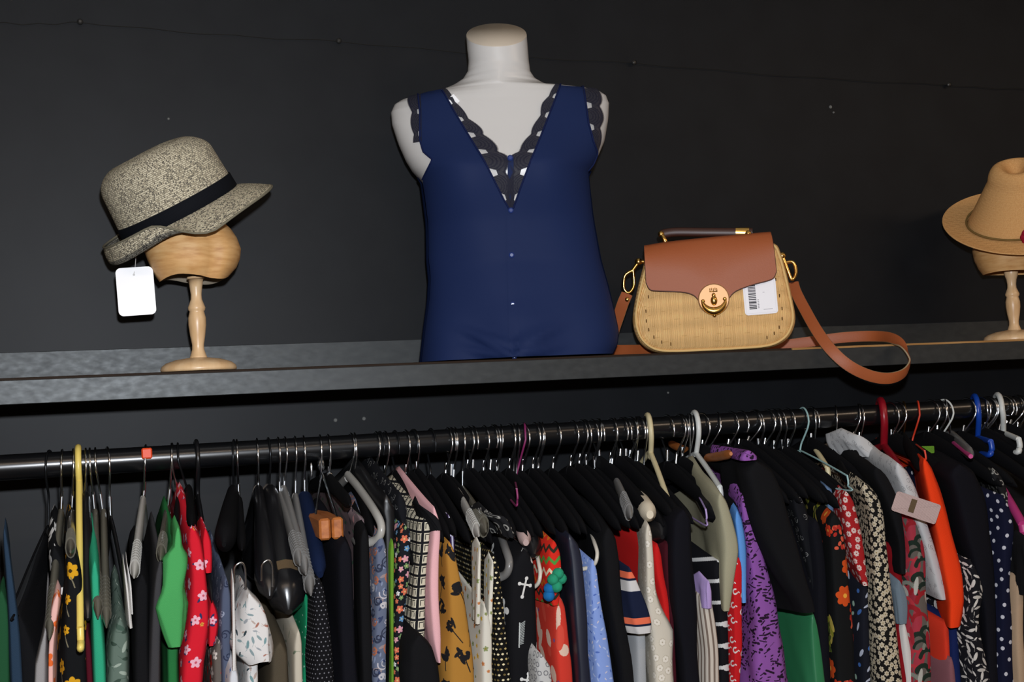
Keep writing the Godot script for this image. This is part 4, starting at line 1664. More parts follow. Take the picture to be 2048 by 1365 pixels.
# ---- clothes ----
func cloth(parent: Node3D, part: String, mat: Material, neck: Vector3, w: float, fold: float, edge: Array):
	seed_count += 1
	var ph := float(seed_count) * 1.7
	var tip: Vector3 = edge[0]
	var hem: Vector3 = edge[-1]
	var long := tip.y - hem.y
	var nv := 30 if long > 0.3 else 18
	var nu := 44
	var e: Array = curve(edge, 5)
	var rows := []
	var uvs := []
	for i in nv + 1:
		var v := float(i) / nv
		v = v * v * 0.35 + v * 0.65
		var row := []
		for j in nu + 1:
			var sgn := 2.0 * j / nu - 1.0
			var g := PI * signf(sgn) * pow(absf(sgn), 1.35)
			var u := cos(g)
			var ytop := tip.y + (neck.y - tip.y) * pow(1.0 - absf(u), 1.1)
			var y := lerpf(ytop, hem.y, v)
			var yy := clampf(y, hem.y, tip.y)
			var at: Vector3 = e[0]
			for k in e.size() - 1:
				if yy >= e[k + 1].y:
					at = e[k].lerp(e[k + 1], clampf((e[k].y - yy) / maxf(e[k].y - e[k + 1].y, 1e-5), 0, 1))
					break
			var x0 := neck.x + (at.x - tip.x) * 0.6
			var x := lerpf(x0, at.x, u) if u > 0.0 else x0 + (x0 - at.x) * (-u) * 0.4
			var th: float = at.z * pow(absf(sin(g)), 0.34) * (0.6 + 0.4 * smoothstep(-0.2, 0.9, u)) * minf(1.0, sqrt(maxf(ytop - y, 0.0) / 0.018))
			th *= 1.0 + fold * (0.14 * sin(y * 23.0 + u * 7.0 + ph) + 0.08 * sin(y * 61.0 + u * 15.0 + ph)) * v
			x += fold * (at.z * 0.10 * sin(u * 8.0 + y * 11.0 + ph) + 0.0012 * sin(u * 26.0 + y * 19.0 + ph * 2.0)) * v
			var z := neck.z + u * w + fold * 0.0035 * sin(y * 31.0 + ph + x * 60.0) * v
			row.append(Vector3(x + th * signf(sin(g)), y + fold * 0.002 * sin(x * 150.0 + ph), z))
		rows.append(row)
	for i in rows.size():
		var uv := []
		var run := 0.0
		var half := 0.0
		for j in nu:
			half += rows[i][j].distance_to(rows[i][j + 1]) if j < nu / 2 else 0.0
		for j in nu + 1:
			if j > 0:
				run += rows[i][j].distance_to(rows[i][j - 1])
			uv.append(Vector2(run - half + ph, -rows[i][j].y))
		uvs.append(uv)
	var s := Shape.new()
	s.grid(rows, uvs)
	obj(part, s, mat, parent)

func pompoms(g: Node3D):
	for q in [[Vector3(0.6684, 1.3942, 0.47), 0], [Vector3(0.6581, 1.387, 0.475), 0], [Vector3(0.6632, 1.3762, 0.475), 0], [Vector3(0.6538, 1.3735, 0.47), 1], [Vector3(0.6525, 1.3633, 0.47), 1], [Vector3(0.6748, 1.3856, 0.465), 0]]:
		var s := Shape.new()
		s.ball(q[0], Vector3(0.0088, 0.0088, 0.0088), 8)
		obj("pompom", s, M.emerald if q[1] == 0 else M.blue_pom, g)

func garments():
	M.blue_pom = woven("#1f6fb0")
	var g: Node3D
	g = thing("cardigan", "dark green cardigan at the left end of the clothes rail", "cardigan")
	cloth(g, "body", M.bottle, Vector3(-0.098, 1.4547, 0.39), 0.06, 1, [Vector3(-0.098, 1.4427, 0.0084), Vector3(-0.0969, 1.3975, 0.0097), Vector3(-0.0985, 1.3238, 0.0103), Vector3(-0.1024, 1.01, 0.0119)])
	g = thing("dress", "denim blue dress beside the dark green cardigan, seen edge on", "dress")
	cloth(g, "body", M.denim, Vector3(-0.0916, 1.5327, 0.42), 0.04, 1, [Vector3(-0.0916, 1.5207, 0.0032), Vector3(-0.0873, 1.4624, 0.0052), Vector3(-0.0832, 1.3977, 0.0071), Vector3(-0.0818, 1.3238, 0.0084), Vector3(-0.0777, 0.97, 0.0096)])
	g = thing("dress", "plain black dress on a thin black hanger at the left end, against the wall", "dress")
	cloth(g, "body", M.black, Vector3(-0.0464, 1.4934, 0.23), 0.2, 1, [Vector3(-0.0804, 1.4146, 0.0039), Vector3(-0.0731, 1.372, 0.0132), Vector3(-0.0679, 1.3387, 0.0184), Vector3(-0.0674, 1.3157, 0.0197), Vector3(-0.0619, 0.93, 0.0227)])
	g = thing("camisole", "pale grey camisole with a pink strap and orange flower left of the yellow hanger", "top")
	cloth(g, "body", M.ash, Vector3(-0.0449, 1.4395, 0.255), 0.2, 1, [Vector3(-0.0449, 1.3895, 0.0033), Vector3(-0.0508, 1.3545, 0.0078), Vector3(-0.0543, 1.3194, 0.0117), Vector3(-0.068, 1.09, 0.0135)])
	cloth(g, "strap", M.blossom, Vector3(-0.0294, 1.4423, 0.405), 0.06, 1, [Vector3(-0.0294, 1.4303, 0.0078), Vector3(-0.0345, 1.403, 0.0059), Vector3(-0.0386, 1.3679, 0.0045), Vector3(-0.0413, 1.3199, 0.0045), Vector3(-0.0531, 0.97, 0.0052)])
	g = thing("top", "black top with small white flowers behind the yellow tubular hanger", "top")
	cloth(g, "body", M.whitebloom, Vector3(-0.0335, 1.5333, 0.22), 0.15, 1, [Vector3(-0.0335, 1.4833, 0.011), Vector3(-0.0284, 1.4383, 0.0138), Vector3(-0.0301, 1.2986, 0.0137), Vector3(-0.0329, 0.93, 0.0158)])
	g = thing("blouse", "black blouse with yellow flowers hanging under the yellow tubular hanger", "blouse")
	cloth(g, "body", M.yellowbloom, Vector3(-0.0123, 1.5369, 0.25), 0.2, 1, [Vector3(-0.0123, 1.4869, 0.0086), Vector3(-0.0086, 1.4471, 0.0132), Vector3(-0.0102, 1.3948, 0.0198), Vector3(-0.0128, 1.3133, 0.0237), Vector3(-0.017, 1.09, 0.0272)])
	g = thing("skirt", "deep maroon skirt showing as a sliver beside the emerald dress", "skirt")
	cloth(g, "body", M.maroon, Vector3(0.0055, 1.4286, 0.25), 0.2, 1, [Vector3(0.0055, 1.3786, 0.0053), Vector3(0.0071, 1.3108, 0.0066), Vector3(0.0108, 1.05, 0.0076)])
	g = thing("dress", "plain emerald green dress between two smoky plastic hangers", "dress")
	cloth(g, "body", M.emerald, Vector3(0.0177, 1.5209, 0.26), 0.2, 1, [Vector3(0.0177, 1.4709, 0.0079), Vector3(0.018, 1.4197, 0.0079), Vector3(0.0192, 1.3605, 0.0105), Vector3(0.0195, 1.3114, 0.0112), Vector3(0.0205, 1.01, 0.0129)])
	g = thing("top", "grey green leaf printed top with white ribbon straps", "top")
	cloth(g, "body", M.leafgrey, Vector3(0.0473, 1.4416, 0.26), 0.2, 1, [Vector3(0.0473, 1.3916, 0.0093), Vector3(0.0463, 1.3641, 0.0159), Vector3(0.0426, 1.3086, 0.0179), Vector3(0.029, 0.97, 0.0205)])
	cloth(g, "strap", M.white, Vector3(0.0545, 1.4749, 0.435), 0.03, 1, [Vector3(0.0545, 1.4629, 0.0017), Vector3(0.0583, 1.4229, 0.002), Vector3(0.0606, 1.3779, 0.0013), Vector3(0.0613, 1.3766, 0.0011)])
	cloth(g, "strap", M.white, Vector3(0.0587, 1.4746, 0.425), 0.03, 1, [Vector3(0.0587, 1.4626, 0.0013), Vector3(0.0616, 1.4345, 0.0017), Vector3(0.0622, 1.4145, 0.0013), Vector3(0.0624, 1.3946, 0.0011)])
	g = thing("trousers", "black trousers on the hanger with the orange marker", "trousers")
	cloth(g, "leg", M.black, Vector3(0.0771, 1.4956, 0.26), 0.2, 1, [Vector3(0.0771, 1.4456, 0.0134), Vector3(0.0747, 1.3742, 0.0133), Vector3(0.073, 1.3049, 0.014), Vector3(0.0698, 1.09, 0.0161)])
	g = thing("dress", "charcoal grey dress left of the bright green blouse", "dress")
	cloth(g, "body", M.charcoal, Vector3(0.102, 1.5166, 0.265), 0.2, 1, [Vector3(0.102, 1.4666, 0.006), Vector3(0.095, 1.4127, 0.0087), Vector3(0.0881, 1.3041, 0.0107), Vector3(0.0783, 1.05, 0.0123)])
	g = thing("blouse", "bright green blouse with a bunched and knotted sleeve", "blouse")
	cloth(g, "body", M.darkgrass, Vector3(0.1227, 1.5376, 0.24), 0.2, 1, [Vector3(0.1227, 1.4876, 0.0082), Vector3(0.1154, 1.3528, 0.0116), Vector3(0.1127, 1.2958, 0.0115), Vector3(0.1048, 1.01, 0.0133)])
	cloth(g, "sleeve", M.grass, Vector3(0.1244, 1.5196, 0.42), 0.06, 1.5, [Vector3(0.1244, 1.5076, 0.0073), Vector3(0.1234, 1.481, 0.0073), Vector3(0.1206, 1.4733, 0.0167), Vector3(0.12, 1.4555, 0.0173), Vector3(0.1152, 1.4294, 0.0153), Vector3(0.1119, 1.4086, 0.0219), Vector3(0.1121, 1.3973, 0.0206), Vector3(0.114, 1.3766, 0.0166), Vector3(0.1152, 1.3573, 0.0113), Vector3(0.1156, 1.3514, 0.009)])
	g = thing("dress", "bright red dress with small pink and white flowers", "dress")
	cloth(g, "body", M.redfloral, Vector3(0.1443, 1.5581, 0.26), 0.2, 1, [Vector3(0.1443, 1.5081, 0.0108), Vector3(0.1484, 1.474, 0.0142), Vector3(0.1509, 1.4333, 0.0156), Vector3(0.1503, 1.3794, 0.0196), Vector3(0.1436, 1.3398, 0.0203), Vector3(0.1381, 1.2969, 0.0189), Vector3(0.1192, 1.05, 0.0217)])
	cloth(g, "sleeve", M.redfloral, Vector3(0.1638, 1.5112, 0.38), 0.06, 1, [Vector3(0.1638, 1.4992, 0.0062), Vector3(0.1654, 1.4703, 0.0076), Vector3(0.1651, 1.4429, 0.0062), Vector3(0.165, 1.4388, 0.005)])
	cloth(g, "sleeve", M.redfloral, Vector3(0.1689, 1.4115, 0.38), 0.06, 1, [Vector3(0.1689, 1.3995, 0.0069), Vector3(0.1705, 1.3706, 0.0082), Vector3(0.1676, 1.3436, 0.0062), Vector3(0.1667, 1.3402, 0.0049)])
	g = thing("skirt", "red and grey flowered skirt beside the bright red dress", "skirt")
	cloth(g, "body", M.redgrey, Vector3(0.1776, 1.3925, 0.24), 0.2, 1, [Vector3(0.1776, 1.3425, 0.011), Vector3(0.177, 1.288, 0.0151), Vector3(0.1747, 0.97, 0.0174)])
	g = thing("top", "slate blue paisley top hanging beside a white strap", "top")
	cloth(g, "body", M.slate, Vector3(0.1879, 1.4818, 0.25), 0.2, 1, [Vector3(0.1879, 1.4318, 0.0069), Vector3(0.1867, 1.4012, 0.0103), Vector3(0.1852, 1.3605, 0.011), Vector3(0.1846, 1.2891, 0.0096), Vector3(0.1828, 0.93, 0.011)])
	g = thing("camisole", "white camisole with tiny blue flowers on one long white strap", "top")
	cloth(g, "body", M.bluedot, Vector3(0.1908, 1.3661, 0.28), 0.2, 1, [Vector3(0.1908, 1.3161, 0.0034), Vector3(0.19, 1.2948, 0.0101), Vector3(0.1855, 1.09, 0.0116)])
	cloth(g, "strap", M.white, Vector3(0.1939, 1.4472, 0.468), 0.012, 1, [Vector3(0.1939, 1.4352, 0.0017), Vector3(0.1929, 1.3715, 0.0017), Vector3(0.1906, 1.3114, 0.002), Vector3(0.19, 1.3101, 0.0016)])
	g = thing("blouse", "white blouse with teal and black flowers, bunched up under black hangers", "blouse")
	cloth(g, "body", M.tealfloral, Vector3(0.2199, 1.3768, 0.255), 0.2, 1, [Vector3(0.2199, 1.3268, 0.011), Vector3(0.2183, 1.2861, 0.0124), Vector3(0.2103, 0.93, 0.0142)])
	cloth(g, "sleeve", M.tealfloral, Vector3(0.2151, 1.4256, 0.375), 0.1, 2.4, [Vector3(0.2151, 1.4136, 0.0088), Vector3(0.2197, 1.3935, 0.0191), Vector3(0.2228, 1.3674, 0.0232), Vector3(0.2231, 1.3404, 0.0231), Vector3(0.2278, 1.3222, 0.0163), Vector3(0.2292, 1.3169, 0.0131)])
	g = thing("trousers", "olive brown trousers below the largest black hanger end", "trousers")
	cloth(g, "leg", M.olive, Vector3(0.2579, 1.3853, 0.25), 0.2, 1, [Vector3(0.2579, 1.3353, 0.0167), Vector3(0.2558, 1.2804, 0.0187), Vector3(0.2486, 0.97, 0.0215)])
	g = thing("dress", "jade green dress with white specks behind the grey plastic hangers", "dress")
	cloth(g, "body", M.jade, Vector3(0.2703, 1.4954, 0.225), 0.2, 1, [Vector3(0.2703, 1.4454, 0.005), Vector3(0.2847, 1.4159, 0.0064), Vector3(0.3018, 1.3824, 0.0064), Vector3(0.3, 1.3014, 0.0078), Vector3(0.296, 1.2703, 0.0085), Vector3(0.2692, 0.93, 0.0098)])
	g = thing("shirt", "cream shirt with faint leaves beside the jade dress", "shirt")
	cloth(g, "body", M.creamleaf, Vector3(0.2834, 1.3993, 0.255), 0.2, 1, [Vector3(0.2834, 1.3493, 0.0084), Vector3(0.2812, 1.2784, 0.0097), Vector3(0.2779, 1.09, 0.0112)])
	g = thing("top", "black mesh top with white dotted edge under the navy padded hanger", "top")
	cloth(g, "body", M.blackdot, Vector3(0.3126, 1.4714, 0.26), 0.2, 1, [Vector3(0.3126, 1.4214, 0.0098), Vector3(0.3156, 1.355, 0.0175), Vector3(0.3152, 1.2753, 0.0223), Vector3(0.3145, 1.05, 0.0257)])
	g = thing("trousers", "black trousers hanging from the wooden clip hanger", "trousers")
	cloth(g, "leg", M.ink, Vector3(0.3538, 1.5161, 0.255), 0.2, 1, [Vector3(0.3538, 1.4661, 0.0156), Vector3(0.3533, 1.3852, 0.017), Vector3(0.3528, 1.2696, 0.0183), Vector3(0.3522, 1.01, 0.0211)])
	cloth(g, "leg", M.black, Vector3(0.4085, 1.5196, 0.26), 0.2, 1, [Vector3(0.3814, 1.4819, 0.0099), Vector3(0.3787, 1.3834, 0.012), Vector3(0.3767, 1.2678, 0.0127), Vector3(0.3749, 1.09, 0.0146)])
	g = thing("top", "pink and green printed top seen through the clear curved hanger", "top")
	cloth(g, "body", M.pinkgreen, Vector3(0.383, 1.5488, 0.21), 0.2, 1, [Vector3(0.383, 1.4988, 0.0102), Vector3(0.3964, 1.465, 0.0117), Vector3(0.3913, 1.2555, 0.0087), Vector3(0.3882, 1.05, 0.01)])
	g = thing("camisole", "crumpled black satin camisole right of the clear squared hanger", "top")
	cloth(g, "body", M.blacksatin, Vector3(0.4196, 1.5809, 0.24), 0.2, 2, [Vector3(0.4196, 1.5309, 0.013), Vector3(0.423, 1.5054, 0.0159), Vector3(0.4235, 1.4838, 0.013), Vector3(0.4153, 1.2588, 0.0072), Vector3(0.4099, 1.01, 0.0083)])
	g = thing("top", "crumpled black lace top above the tiny pastel flowers", "top")
	cloth(g, "body", M.paisleyline, Vector3(0.4429, 1.5786, 0.23), 0.2, 2, [Vector3(0.4429, 1.5286, 0.0102), Vector3(0.4463, 1.5028, 0.0131), Vector3(0.4468, 1.481, 0.0073), Vector3(0.4399, 1.2537, 0.0044), Vector3(0.4347, 0.97, 0.005)])
	g = thing("scarf", "black and white knotted scarf above the gold beaded net top", "scarf")
	cloth(g, "body", M.bwlace, Vector3(0.5652, 1.5104, 0.42), 0.05, 2.5, [Vector3(0.5652, 1.4984, 0.0066), Vector3(0.5815, 1.484, 0.0103), Vector3(0.5961, 1.4638, 0.0066), Vector3(0.6005, 1.4522, 0.0053)])
	g = thing("dress", "slate and orange paisley dress right of the black trousers", "dress")
	cloth(g, "body", M.paisley, Vector3(0.405, 1.5215, 0.26), 0.2, 1, [Vector3(0.405, 1.4715, 0.0107), Vector3(0.404, 1.4163, 0.0142), Vector3(0.4003, 1.3459, 0.0142), Vector3(0.3961, 1.2654, 0.0142), Vector3(0.3907, 1.09, 0.0163)])
	g = thing("top", "leaf green top showing as a narrow strip beside the orange paisley dress", "top")
	cloth(g, "body", M.leaf, Vector3(0.424, 1.5146, 0.25), 0.2, 1, [Vector3(0.424, 1.4646, 0.0058), Vector3(0.4217, 1.4133, 0.005), Vector3(0.4152, 1.261, 0.0036), Vector3(0.4097, 1.05, 0.0041)])
	g = thing("blouse", "black blouse with dense tiny pastel flowers", "blouse")
	cloth(g, "body", M.tinyfloral, Vector3(0.4442, 1.5332, 0.252), 0.2, 1, [Vector3(0.4442, 1.4832, 0.0144), Vector3(0.4382, 1.412, 0.0144), Vector3(0.4292, 1.3415, 0.0115), Vector3(0.4234, 1.2604, 0.0107), Vector3(0.4128, 1.01, 0.0123)])
	g = thing("top", "cream and black square lattice printed top with a black neckband", "top")
	cloth(g, "body", M.lattice, Vector3(0.4711, 1.5452, 0.265), 0.2, 1, [Vector3(0.4711, 1.4952, 0.0158), Vector3(0.4681, 1.461, 0.0137), Vector3(0.4655, 1.4369, 0.0115), Vector3(0.46, 1.3974, 0.0129), Vector3(0.453, 1.3233, 0.0164), Vector3(0.4502, 1.2598, 0.0157), Vector3(0.4425, 0.97, 0.0181)])
	cloth(g, "neckband", M.black, Vector3(0.4587, 1.5247, 0.455), 0.02, 1, [Vector3(0.4587, 1.5127, 0.0043), Vector3(0.4716, 1.5031, 0.0057), Vector3(0.4814, 1.4895, 0.0065), Vector3(0.4869, 1.4776, 0.0043), Vector3(0.4885, 1.4719, 0.0034)])
	g = thing("cardigan", "plain black cardigan sleeve low in front of the lattice printed top", "cardigan")
	cloth(g, "sleeve", M.black, Vector3(0.4426, 1.3443, 0.425), 0.08, 1, [Vector3(0.4426, 1.3323, 0.0154), Vector3(0.4454, 1.3139, 0.0224), Vector3(0.4474, 1.2929, 0.0266), Vector3(0.4485, 1.2685, 0.0293), Vector3(0.4554, 1.01, 0.0337)])
	g = thing("blouse", "plain pale pink blouse beside the mustard print", "blouse")
	cloth(g, "body", M.pink, Vector3(0.4822, 1.5591, 0.27), 0.2, 1, [Vector3(0.4822, 1.5091, 0.0058), Vector3(0.4859, 1.4743, 0.0094), Vector3(0.4817, 1.4317, 0.0101), Vector3(0.4777, 1.3749, 0.0108), Vector3(0.4781, 1.3179, 0.0093), Vector3(0.4797, 1.2878, 0.0043), Vector3(0.4802, 1.285, 0.0034)])
	g = thing("blouse", "purple and white checked blouse shoulder behind the mustard dress", "blouse")
	cloth(g, "body", M.check, Vector3(0.5165, 1.5412, 0.225), 0.2, 1, [Vector3(0.5165, 1.4912, 0.0089), Vector3(0.5206, 1.445, 0.0074), Vector3(0.5114, 1.2439, 0.0059), Vector3(0.5028, 0.93, 0.0068)])
	g = thing("dress", "mustard dress with black leaf and flower print", "dress")
	cloth(g, "body", M.mustard, Vector3(0.506, 1.5058, 0.26), 0.2, 1, [Vector3(0.506, 1.4558, 0.0102), Vector3(0.5106, 1.4063, 0.016), Vector3(0.5135, 1.3699, 0.0196), Vector3(0.5154, 1.312, 0.0261), Vector3(0.5164, 1.2507, 0.029), Vector3(0.5179, 1.09, 0.0333)])
	g = thing("camisole", "white camisole with yellow flowers on two thin straps", "top")
	cloth(g, "body", M.yellowwhite, Vector3(0.5496, 1.4149, 0.275), 0.2, 1, [Vector3(0.5496, 1.3649, 0.0022), Vector3(0.5532, 1.3285, 0.0109), Vector3(0.5525, 1.2961, 0.0138), Vector3(0.5503, 1.2497, 0.013), Vector3(0.5447, 1.05, 0.015)])
	cloth(g, "strap", M.yellowwhite, Vector3(0.5465, 1.4593, 0.46), 0.02, 1, [Vector3(0.5465, 1.4473, 0.0025), Vector3(0.542, 1.3987, 0.0029), Vector3(0.5384, 1.3381, 0.0029), Vector3(0.5373, 1.3345, 0.0023)])
	cloth(g, "strap", M.yellowwhite, Vector3(0.5678, 1.4345, 0.45), 0.02, 1, [Vector3(0.5678, 1.4225, 0.0029), Vector3(0.5632, 1.3736, 0.0033), Vector3(0.5577, 1.3221, 0.0029), Vector3(0.556, 1.3192, 0.0023)])
	g = thing("top", "black net top covered in small gold beads", "top")
	cloth(g, "body", M.goldbead, Vector3(0.5747, 1.4789, 0.255), 0.2, 1, [Vector3(0.5747, 1.4289, 0.0103), Vector3(0.5793, 1.3625, 0.0125), Vector3(0.5805, 1.2892, 0.0162), Vector3(0.5813, 1.2417, 0.0176), Vector3(0.5842, 0.97, 0.0203)])
	g = thing("top", "black top printed with white crosses and a white feather", "top")
	cloth(g, "body", M.cross, Vector3(0.6217, 1.4827, 0.26), 0.2, 0.25, [Vector3(0.6217, 1.4327, 0.0193), Vector3(0.6183, 1.3961, 0.0296), Vector3(0.6158, 1.3449, 0.0325), Vector3(0.6146, 1.2863, 0.034), Vector3(0.6138, 1.2388, 0.0339), Vector3(0.6109, 0.93, 0.039)])
	cloth(g, "lace_hem", M.lacewhite, Vector3(0.6254, 1.2959, 0.45), 0.05, 1, [Vector3(0.6254, 1.2839, 0.0087), Vector3(0.6284, 1.267, 0.0123), Vector3(0.6304, 1.2452, 0.0145), Vector3(0.6435, 1.01, 0.0167)])
	g = thing("dress", "coral and cream dress with a zigzag yoke and green pompoms", "dress")
	cloth(g, "body", M.tiedye, Vector3(0.6762, 1.4095, 0.25), 0.2, 1, [Vector3(0.6762, 1.3595, 0.0135), Vector3(0.6792, 1.3218, 0.015), Vector3(0.6801, 1.277, 0.0173), Vector3(0.6825, 1.2283, 0.0195), Vector3(0.6902, 0.97, 0.0224)])
	cloth(g, "yoke", M.zigzag, Vector3(0.6677, 1.4938, 0.262), 0.2, 1, [Vector3(0.6677, 1.4438, 0.0127), Vector3(0.669, 1.4065, 0.0172), Vector3(0.6675, 1.3769, 0.0164), Vector3(0.668, 1.3546, 0.0119), Vector3(0.6682, 1.3473, 0.0095)])
	pompoms(g)
	g = thing("jacket", "dark navy jacket with a smooth sheen right of the coral dress", "jacket")
	cloth(g, "body", M.navyleather, Vector3(0.7313, 1.485, 0.275), 0.2, 1, [Vector3(0.6869, 1.4509, 0.0127), Vector3(0.6966, 1.4204, 0.0149), Vector3(0.6997, 1.3534, 0.0164), Vector3(0.7007, 1.2793, 0.0164), Vector3(0.7031, 1.231, 0.0164), Vector3(0.7072, 1.09, 0.0188)])
	g = thing("dress", "pale blue dress with fine white flowers between two dark garments", "dress")
	cloth(g, "body", M.bluefloral, Vector3(0.7321, 1.4589, 0.255), 0.2, 1, [Vector3(0.7321, 1.4089, 0.0091), Vector3(0.7355, 1.3468, 0.0129), Vector3(0.7418, 1.2784, 0.0197), Vector3(0.7455, 1.2216, 0.0242), Vector3(0.7521, 1.05, 0.0279)])
	g = thing("cardigan", "black cardigan left of the striped sleeve", "cardigan")
	cloth(g, "body", M.black, Vector3(0.7964, 1.4923, 0.27), 0.2, 1, [Vector3(0.7528, 1.4562, 0.0166), Vector3(0.7568, 1.407, 0.0204), Vector3(0.7602, 1.3466, 0.0189), Vector3(0.7669, 1.2858, 0.0159), Vector3(0.7751, 1.2211, 0.0159), Vector3(0.7911, 1.01, 0.0182)])
	g = thing("shirt", "navy, coral and white striped short sleeve shirt", "shirt")
	cloth(g, "sleeve", M.navystripe, Vector3(0.7752, 1.4085, 0.42), 0.07, 0.4, [Vector3(0.7752, 1.3965, 0.006), Vector3(0.782, 1.3697, 0.012), Vector3(0.7901, 1.3353, 0.0203), Vector3(0.7953, 1.3086, 0.0225), Vector3(0.7968, 1.2953, 0.018)])
	cloth(g, "body", M.greywhite, Vector3(0.8088, 1.3505, 0.25), 0.2, 1, [Vector3(0.8088, 1.3005, 0.0138), Vector3(0.8085, 1.2624, 0.0138), Vector3(0.8075, 1.213, 0.0138), Vector3(0.8056, 1.05, 0.0159)])
	g = thing("blouse", "cream lace blouse with a curved open front", "blouse")
	cloth(g, "body", M.creamlace, Vector3(0.8856, 1.4731, 0.268), 0.2, 1, [Vector3(0.8205, 1.4559, 0.0099), Vector3(0.8209, 1.401, 0.0107), Vector3(0.8213, 1.3477, 0.0137), Vector3(0.8294, 1.3089, 0.0214), Vector3(0.8382, 1.2851, 0.0276), Vector3(0.836, 1.2133, 0.026), Vector3(0.8322, 1.01, 0.0299)])
	g = thing("dress", "plain scarlet dress showing between cream lace and black", "dress")
	cloth(g, "body", M.scarlet, Vector3(0.8418, 1.4742, 0.252), 0.2, 1, [Vector3(0.8418, 1.4242, 0.0108), Vector3(0.8459, 1.3737, 0.0108), Vector3(0.8532, 1.3192, 0.0093), Vector3(0.8505, 1.2081, 0.0077), Vector3(0.8471, 0.97, 0.0089)])
	g = thing("dress", "dark maroon dress between the scarlet dress and the black one", "dress")
	cloth(g, "body", M.wine, Vector3(0.8569, 1.4733, 0.256), 0.2, 1, [Vector3(0.8569, 1.4233, 0.0093), Vector3(0.8576, 1.3732, 0.0077), Vector3(0.8598, 1.3191, 0.0062), Vector3(0.8588, 1.208, 0.0062), Vector3(0.8573, 0.93, 0.0071)])
	g = thing("dress", "plain black dress right of the cream lace blouse", "dress")
	cloth(g, "body", M.ink, Vector3(0.933, 1.4832, 0.28), 0.2, 1, [Vector3(0.875, 1.4725, 0.023), Vector3(0.8708, 1.3979, 0.0261), Vector3(0.8725, 1.3368, 0.0276), Vector3(0.8759, 1.2755, 0.0245), Vector3(0.8774, 1.2107, 0.0222), Vector3(0.8791, 1.09, 0.0255)])
	g = thing("skirt", "beige and brown narrow striped skirt", "skirt")
	cloth(g, "body", M.beigestripe, Vector3(0.918, 1.3909, 0.26), 0.2, 0.4, [Vector3(0.918, 1.3409, 0.0125), Vector3(0.9227, 1.3016, 0.0172), Vector3(0.9269, 1.2508, 0.0172), Vector3(0.9249, 1.2007, 0.0187), Vector3(0.9213, 1.05, 0.0215)])
	g = thing("camisole", "plain lilac camisole above the beige striped skirt", "top")
	cloth(g, "body", M.lilac, Vector3(0.9181, 1.3736, 0.44), 0.03, 1, [Vector3(0.9181, 1.3616, 0.007), Vector3(0.9167, 1.3216, 0.0062), Vector3(0.9163, 1.3185, 0.005)])
	g = thing("top", "black and white zebra striped top", "top")
	cloth(g, "body", M.zebra, Vector3(0.9445, 1.4383, 0.255), 0.2, 0.3, [Vector3(0.9445, 1.3883, 0.0141), Vector3(0.9498, 1.3253, 0.0149), Vector3(0.9497, 1.2628, 0.0133), Vector3(0.9477, 1.1969, 0.0133), Vector3(0.9435, 0.97, 0.0153)])
	g = thing("jacket", "plain sage green jacket under the white plastic hook", "jacket")
	cloth(g, "body", M.sage, Vector3(1.0018, 1.5408, 0.275), 0.2, 1, [Vector3(0.9432, 1.4956, 0.0125), Vector3(0.9543, 1.4442, 0.0187), Vector3(0.9591, 1.4049, 0.0203), Vector3(0.9534, 1.3666, 0.0171), Vector3(0.9487, 1.3168, 0.0093), Vector3(0.9473, 1.3114, 0.0075)])
	g = thing("blouse", "plain sky blue blouse beside the sage green jacket", "blouse")
	cloth(g, "body", M.sky, Vector3(1.0577, 1.4952, 0.268), 0.2, 1, [Vector3(0.9755, 1.4654, 0.0094), Vector3(0.9812, 1.4101, 0.0126), Vector3(0.9811, 1.3631, 0.0102), Vector3(0.9779, 1.3228, 0.0078), Vector3(0.9769, 1.3197, 0.0063)])
	g = thing("scarf", "red scarf with white bandana print", "scarf")
	cloth(g, "body", M.bandana, Vector3(0.9735, 1.4011, 0.42), 0.05, 1, [Vector3(0.9735, 1.3891, 0.0094), Vector3(0.9689, 1.3256, 0.011), Vector3(0.9639, 1.2562, 0.0102), Vector3(0.9588, 1.1987, 0.0078), Vector3(0.9508, 1.05, 0.009)])
	g = thing("dress", "purple dress with black brush print", "dress")
	cloth(g, "body", M.purpleprint, Vector3(1.058, 1.5404, 0.265), 0.2, 1, [Vector3(0.9895, 1.4916, 0.0095), Vector3(1.003, 1.4158, 0.0174), Vector3(1.0141, 1.3596, 0.0237), Vector3(1.0216, 1.3038, 0.0317), Vector3(1.0233, 1.2407, 0.0395), Vector3(1.0247, 1.1896, 0.0427), Vector3(1.0278, 1.01, 0.0491)])
	g = thing("t_shirt", "plain black T-shirt in front of the purple print dress", "t-shirt")
	cloth(g, "sleeve", M.black, Vector3(1.0173, 1.5538, 0.42), 0.08, 0.5, [Vector3(0.9951, 1.5401, 0.0264), Vector3(1.0121, 1.4962, 0.0359), Vector3(1.0297, 1.4327, 0.0359), Vector3(1.0528, 1.3683, 0.0274), Vector3(1.0734, 1.3196, 0.0173), Vector3(1.0796, 1.2978, 0.0138)])
	cloth(g, "neckband", M.purpleprint, Vector3(1.0132, 1.5583, 0.405), 0.1, 0.2, [Vector3(0.9801, 1.5591, 0.0255), Vector3(0.9821, 1.5489, 0.0255), Vector3(0.9827, 1.5435, 0.0204)])
	g = thing("dress", "green satin dress low beside the black T-shirt sleeve", "dress")
	cloth(g, "body", M.satin, Vector3(1.1072, 1.3001, 0.362), 0.1, 1, [Vector3(1.1072, 1.2881, 0.0072), Vector3(1.1115, 1.2381, 0.0129), Vector3(1.1134, 1.1781, 0.0153), Vector3(1.1165, 1.01, 0.0175)])
	g = thing("blouse", "black blouse with fine white paisley outlines", "blouse")
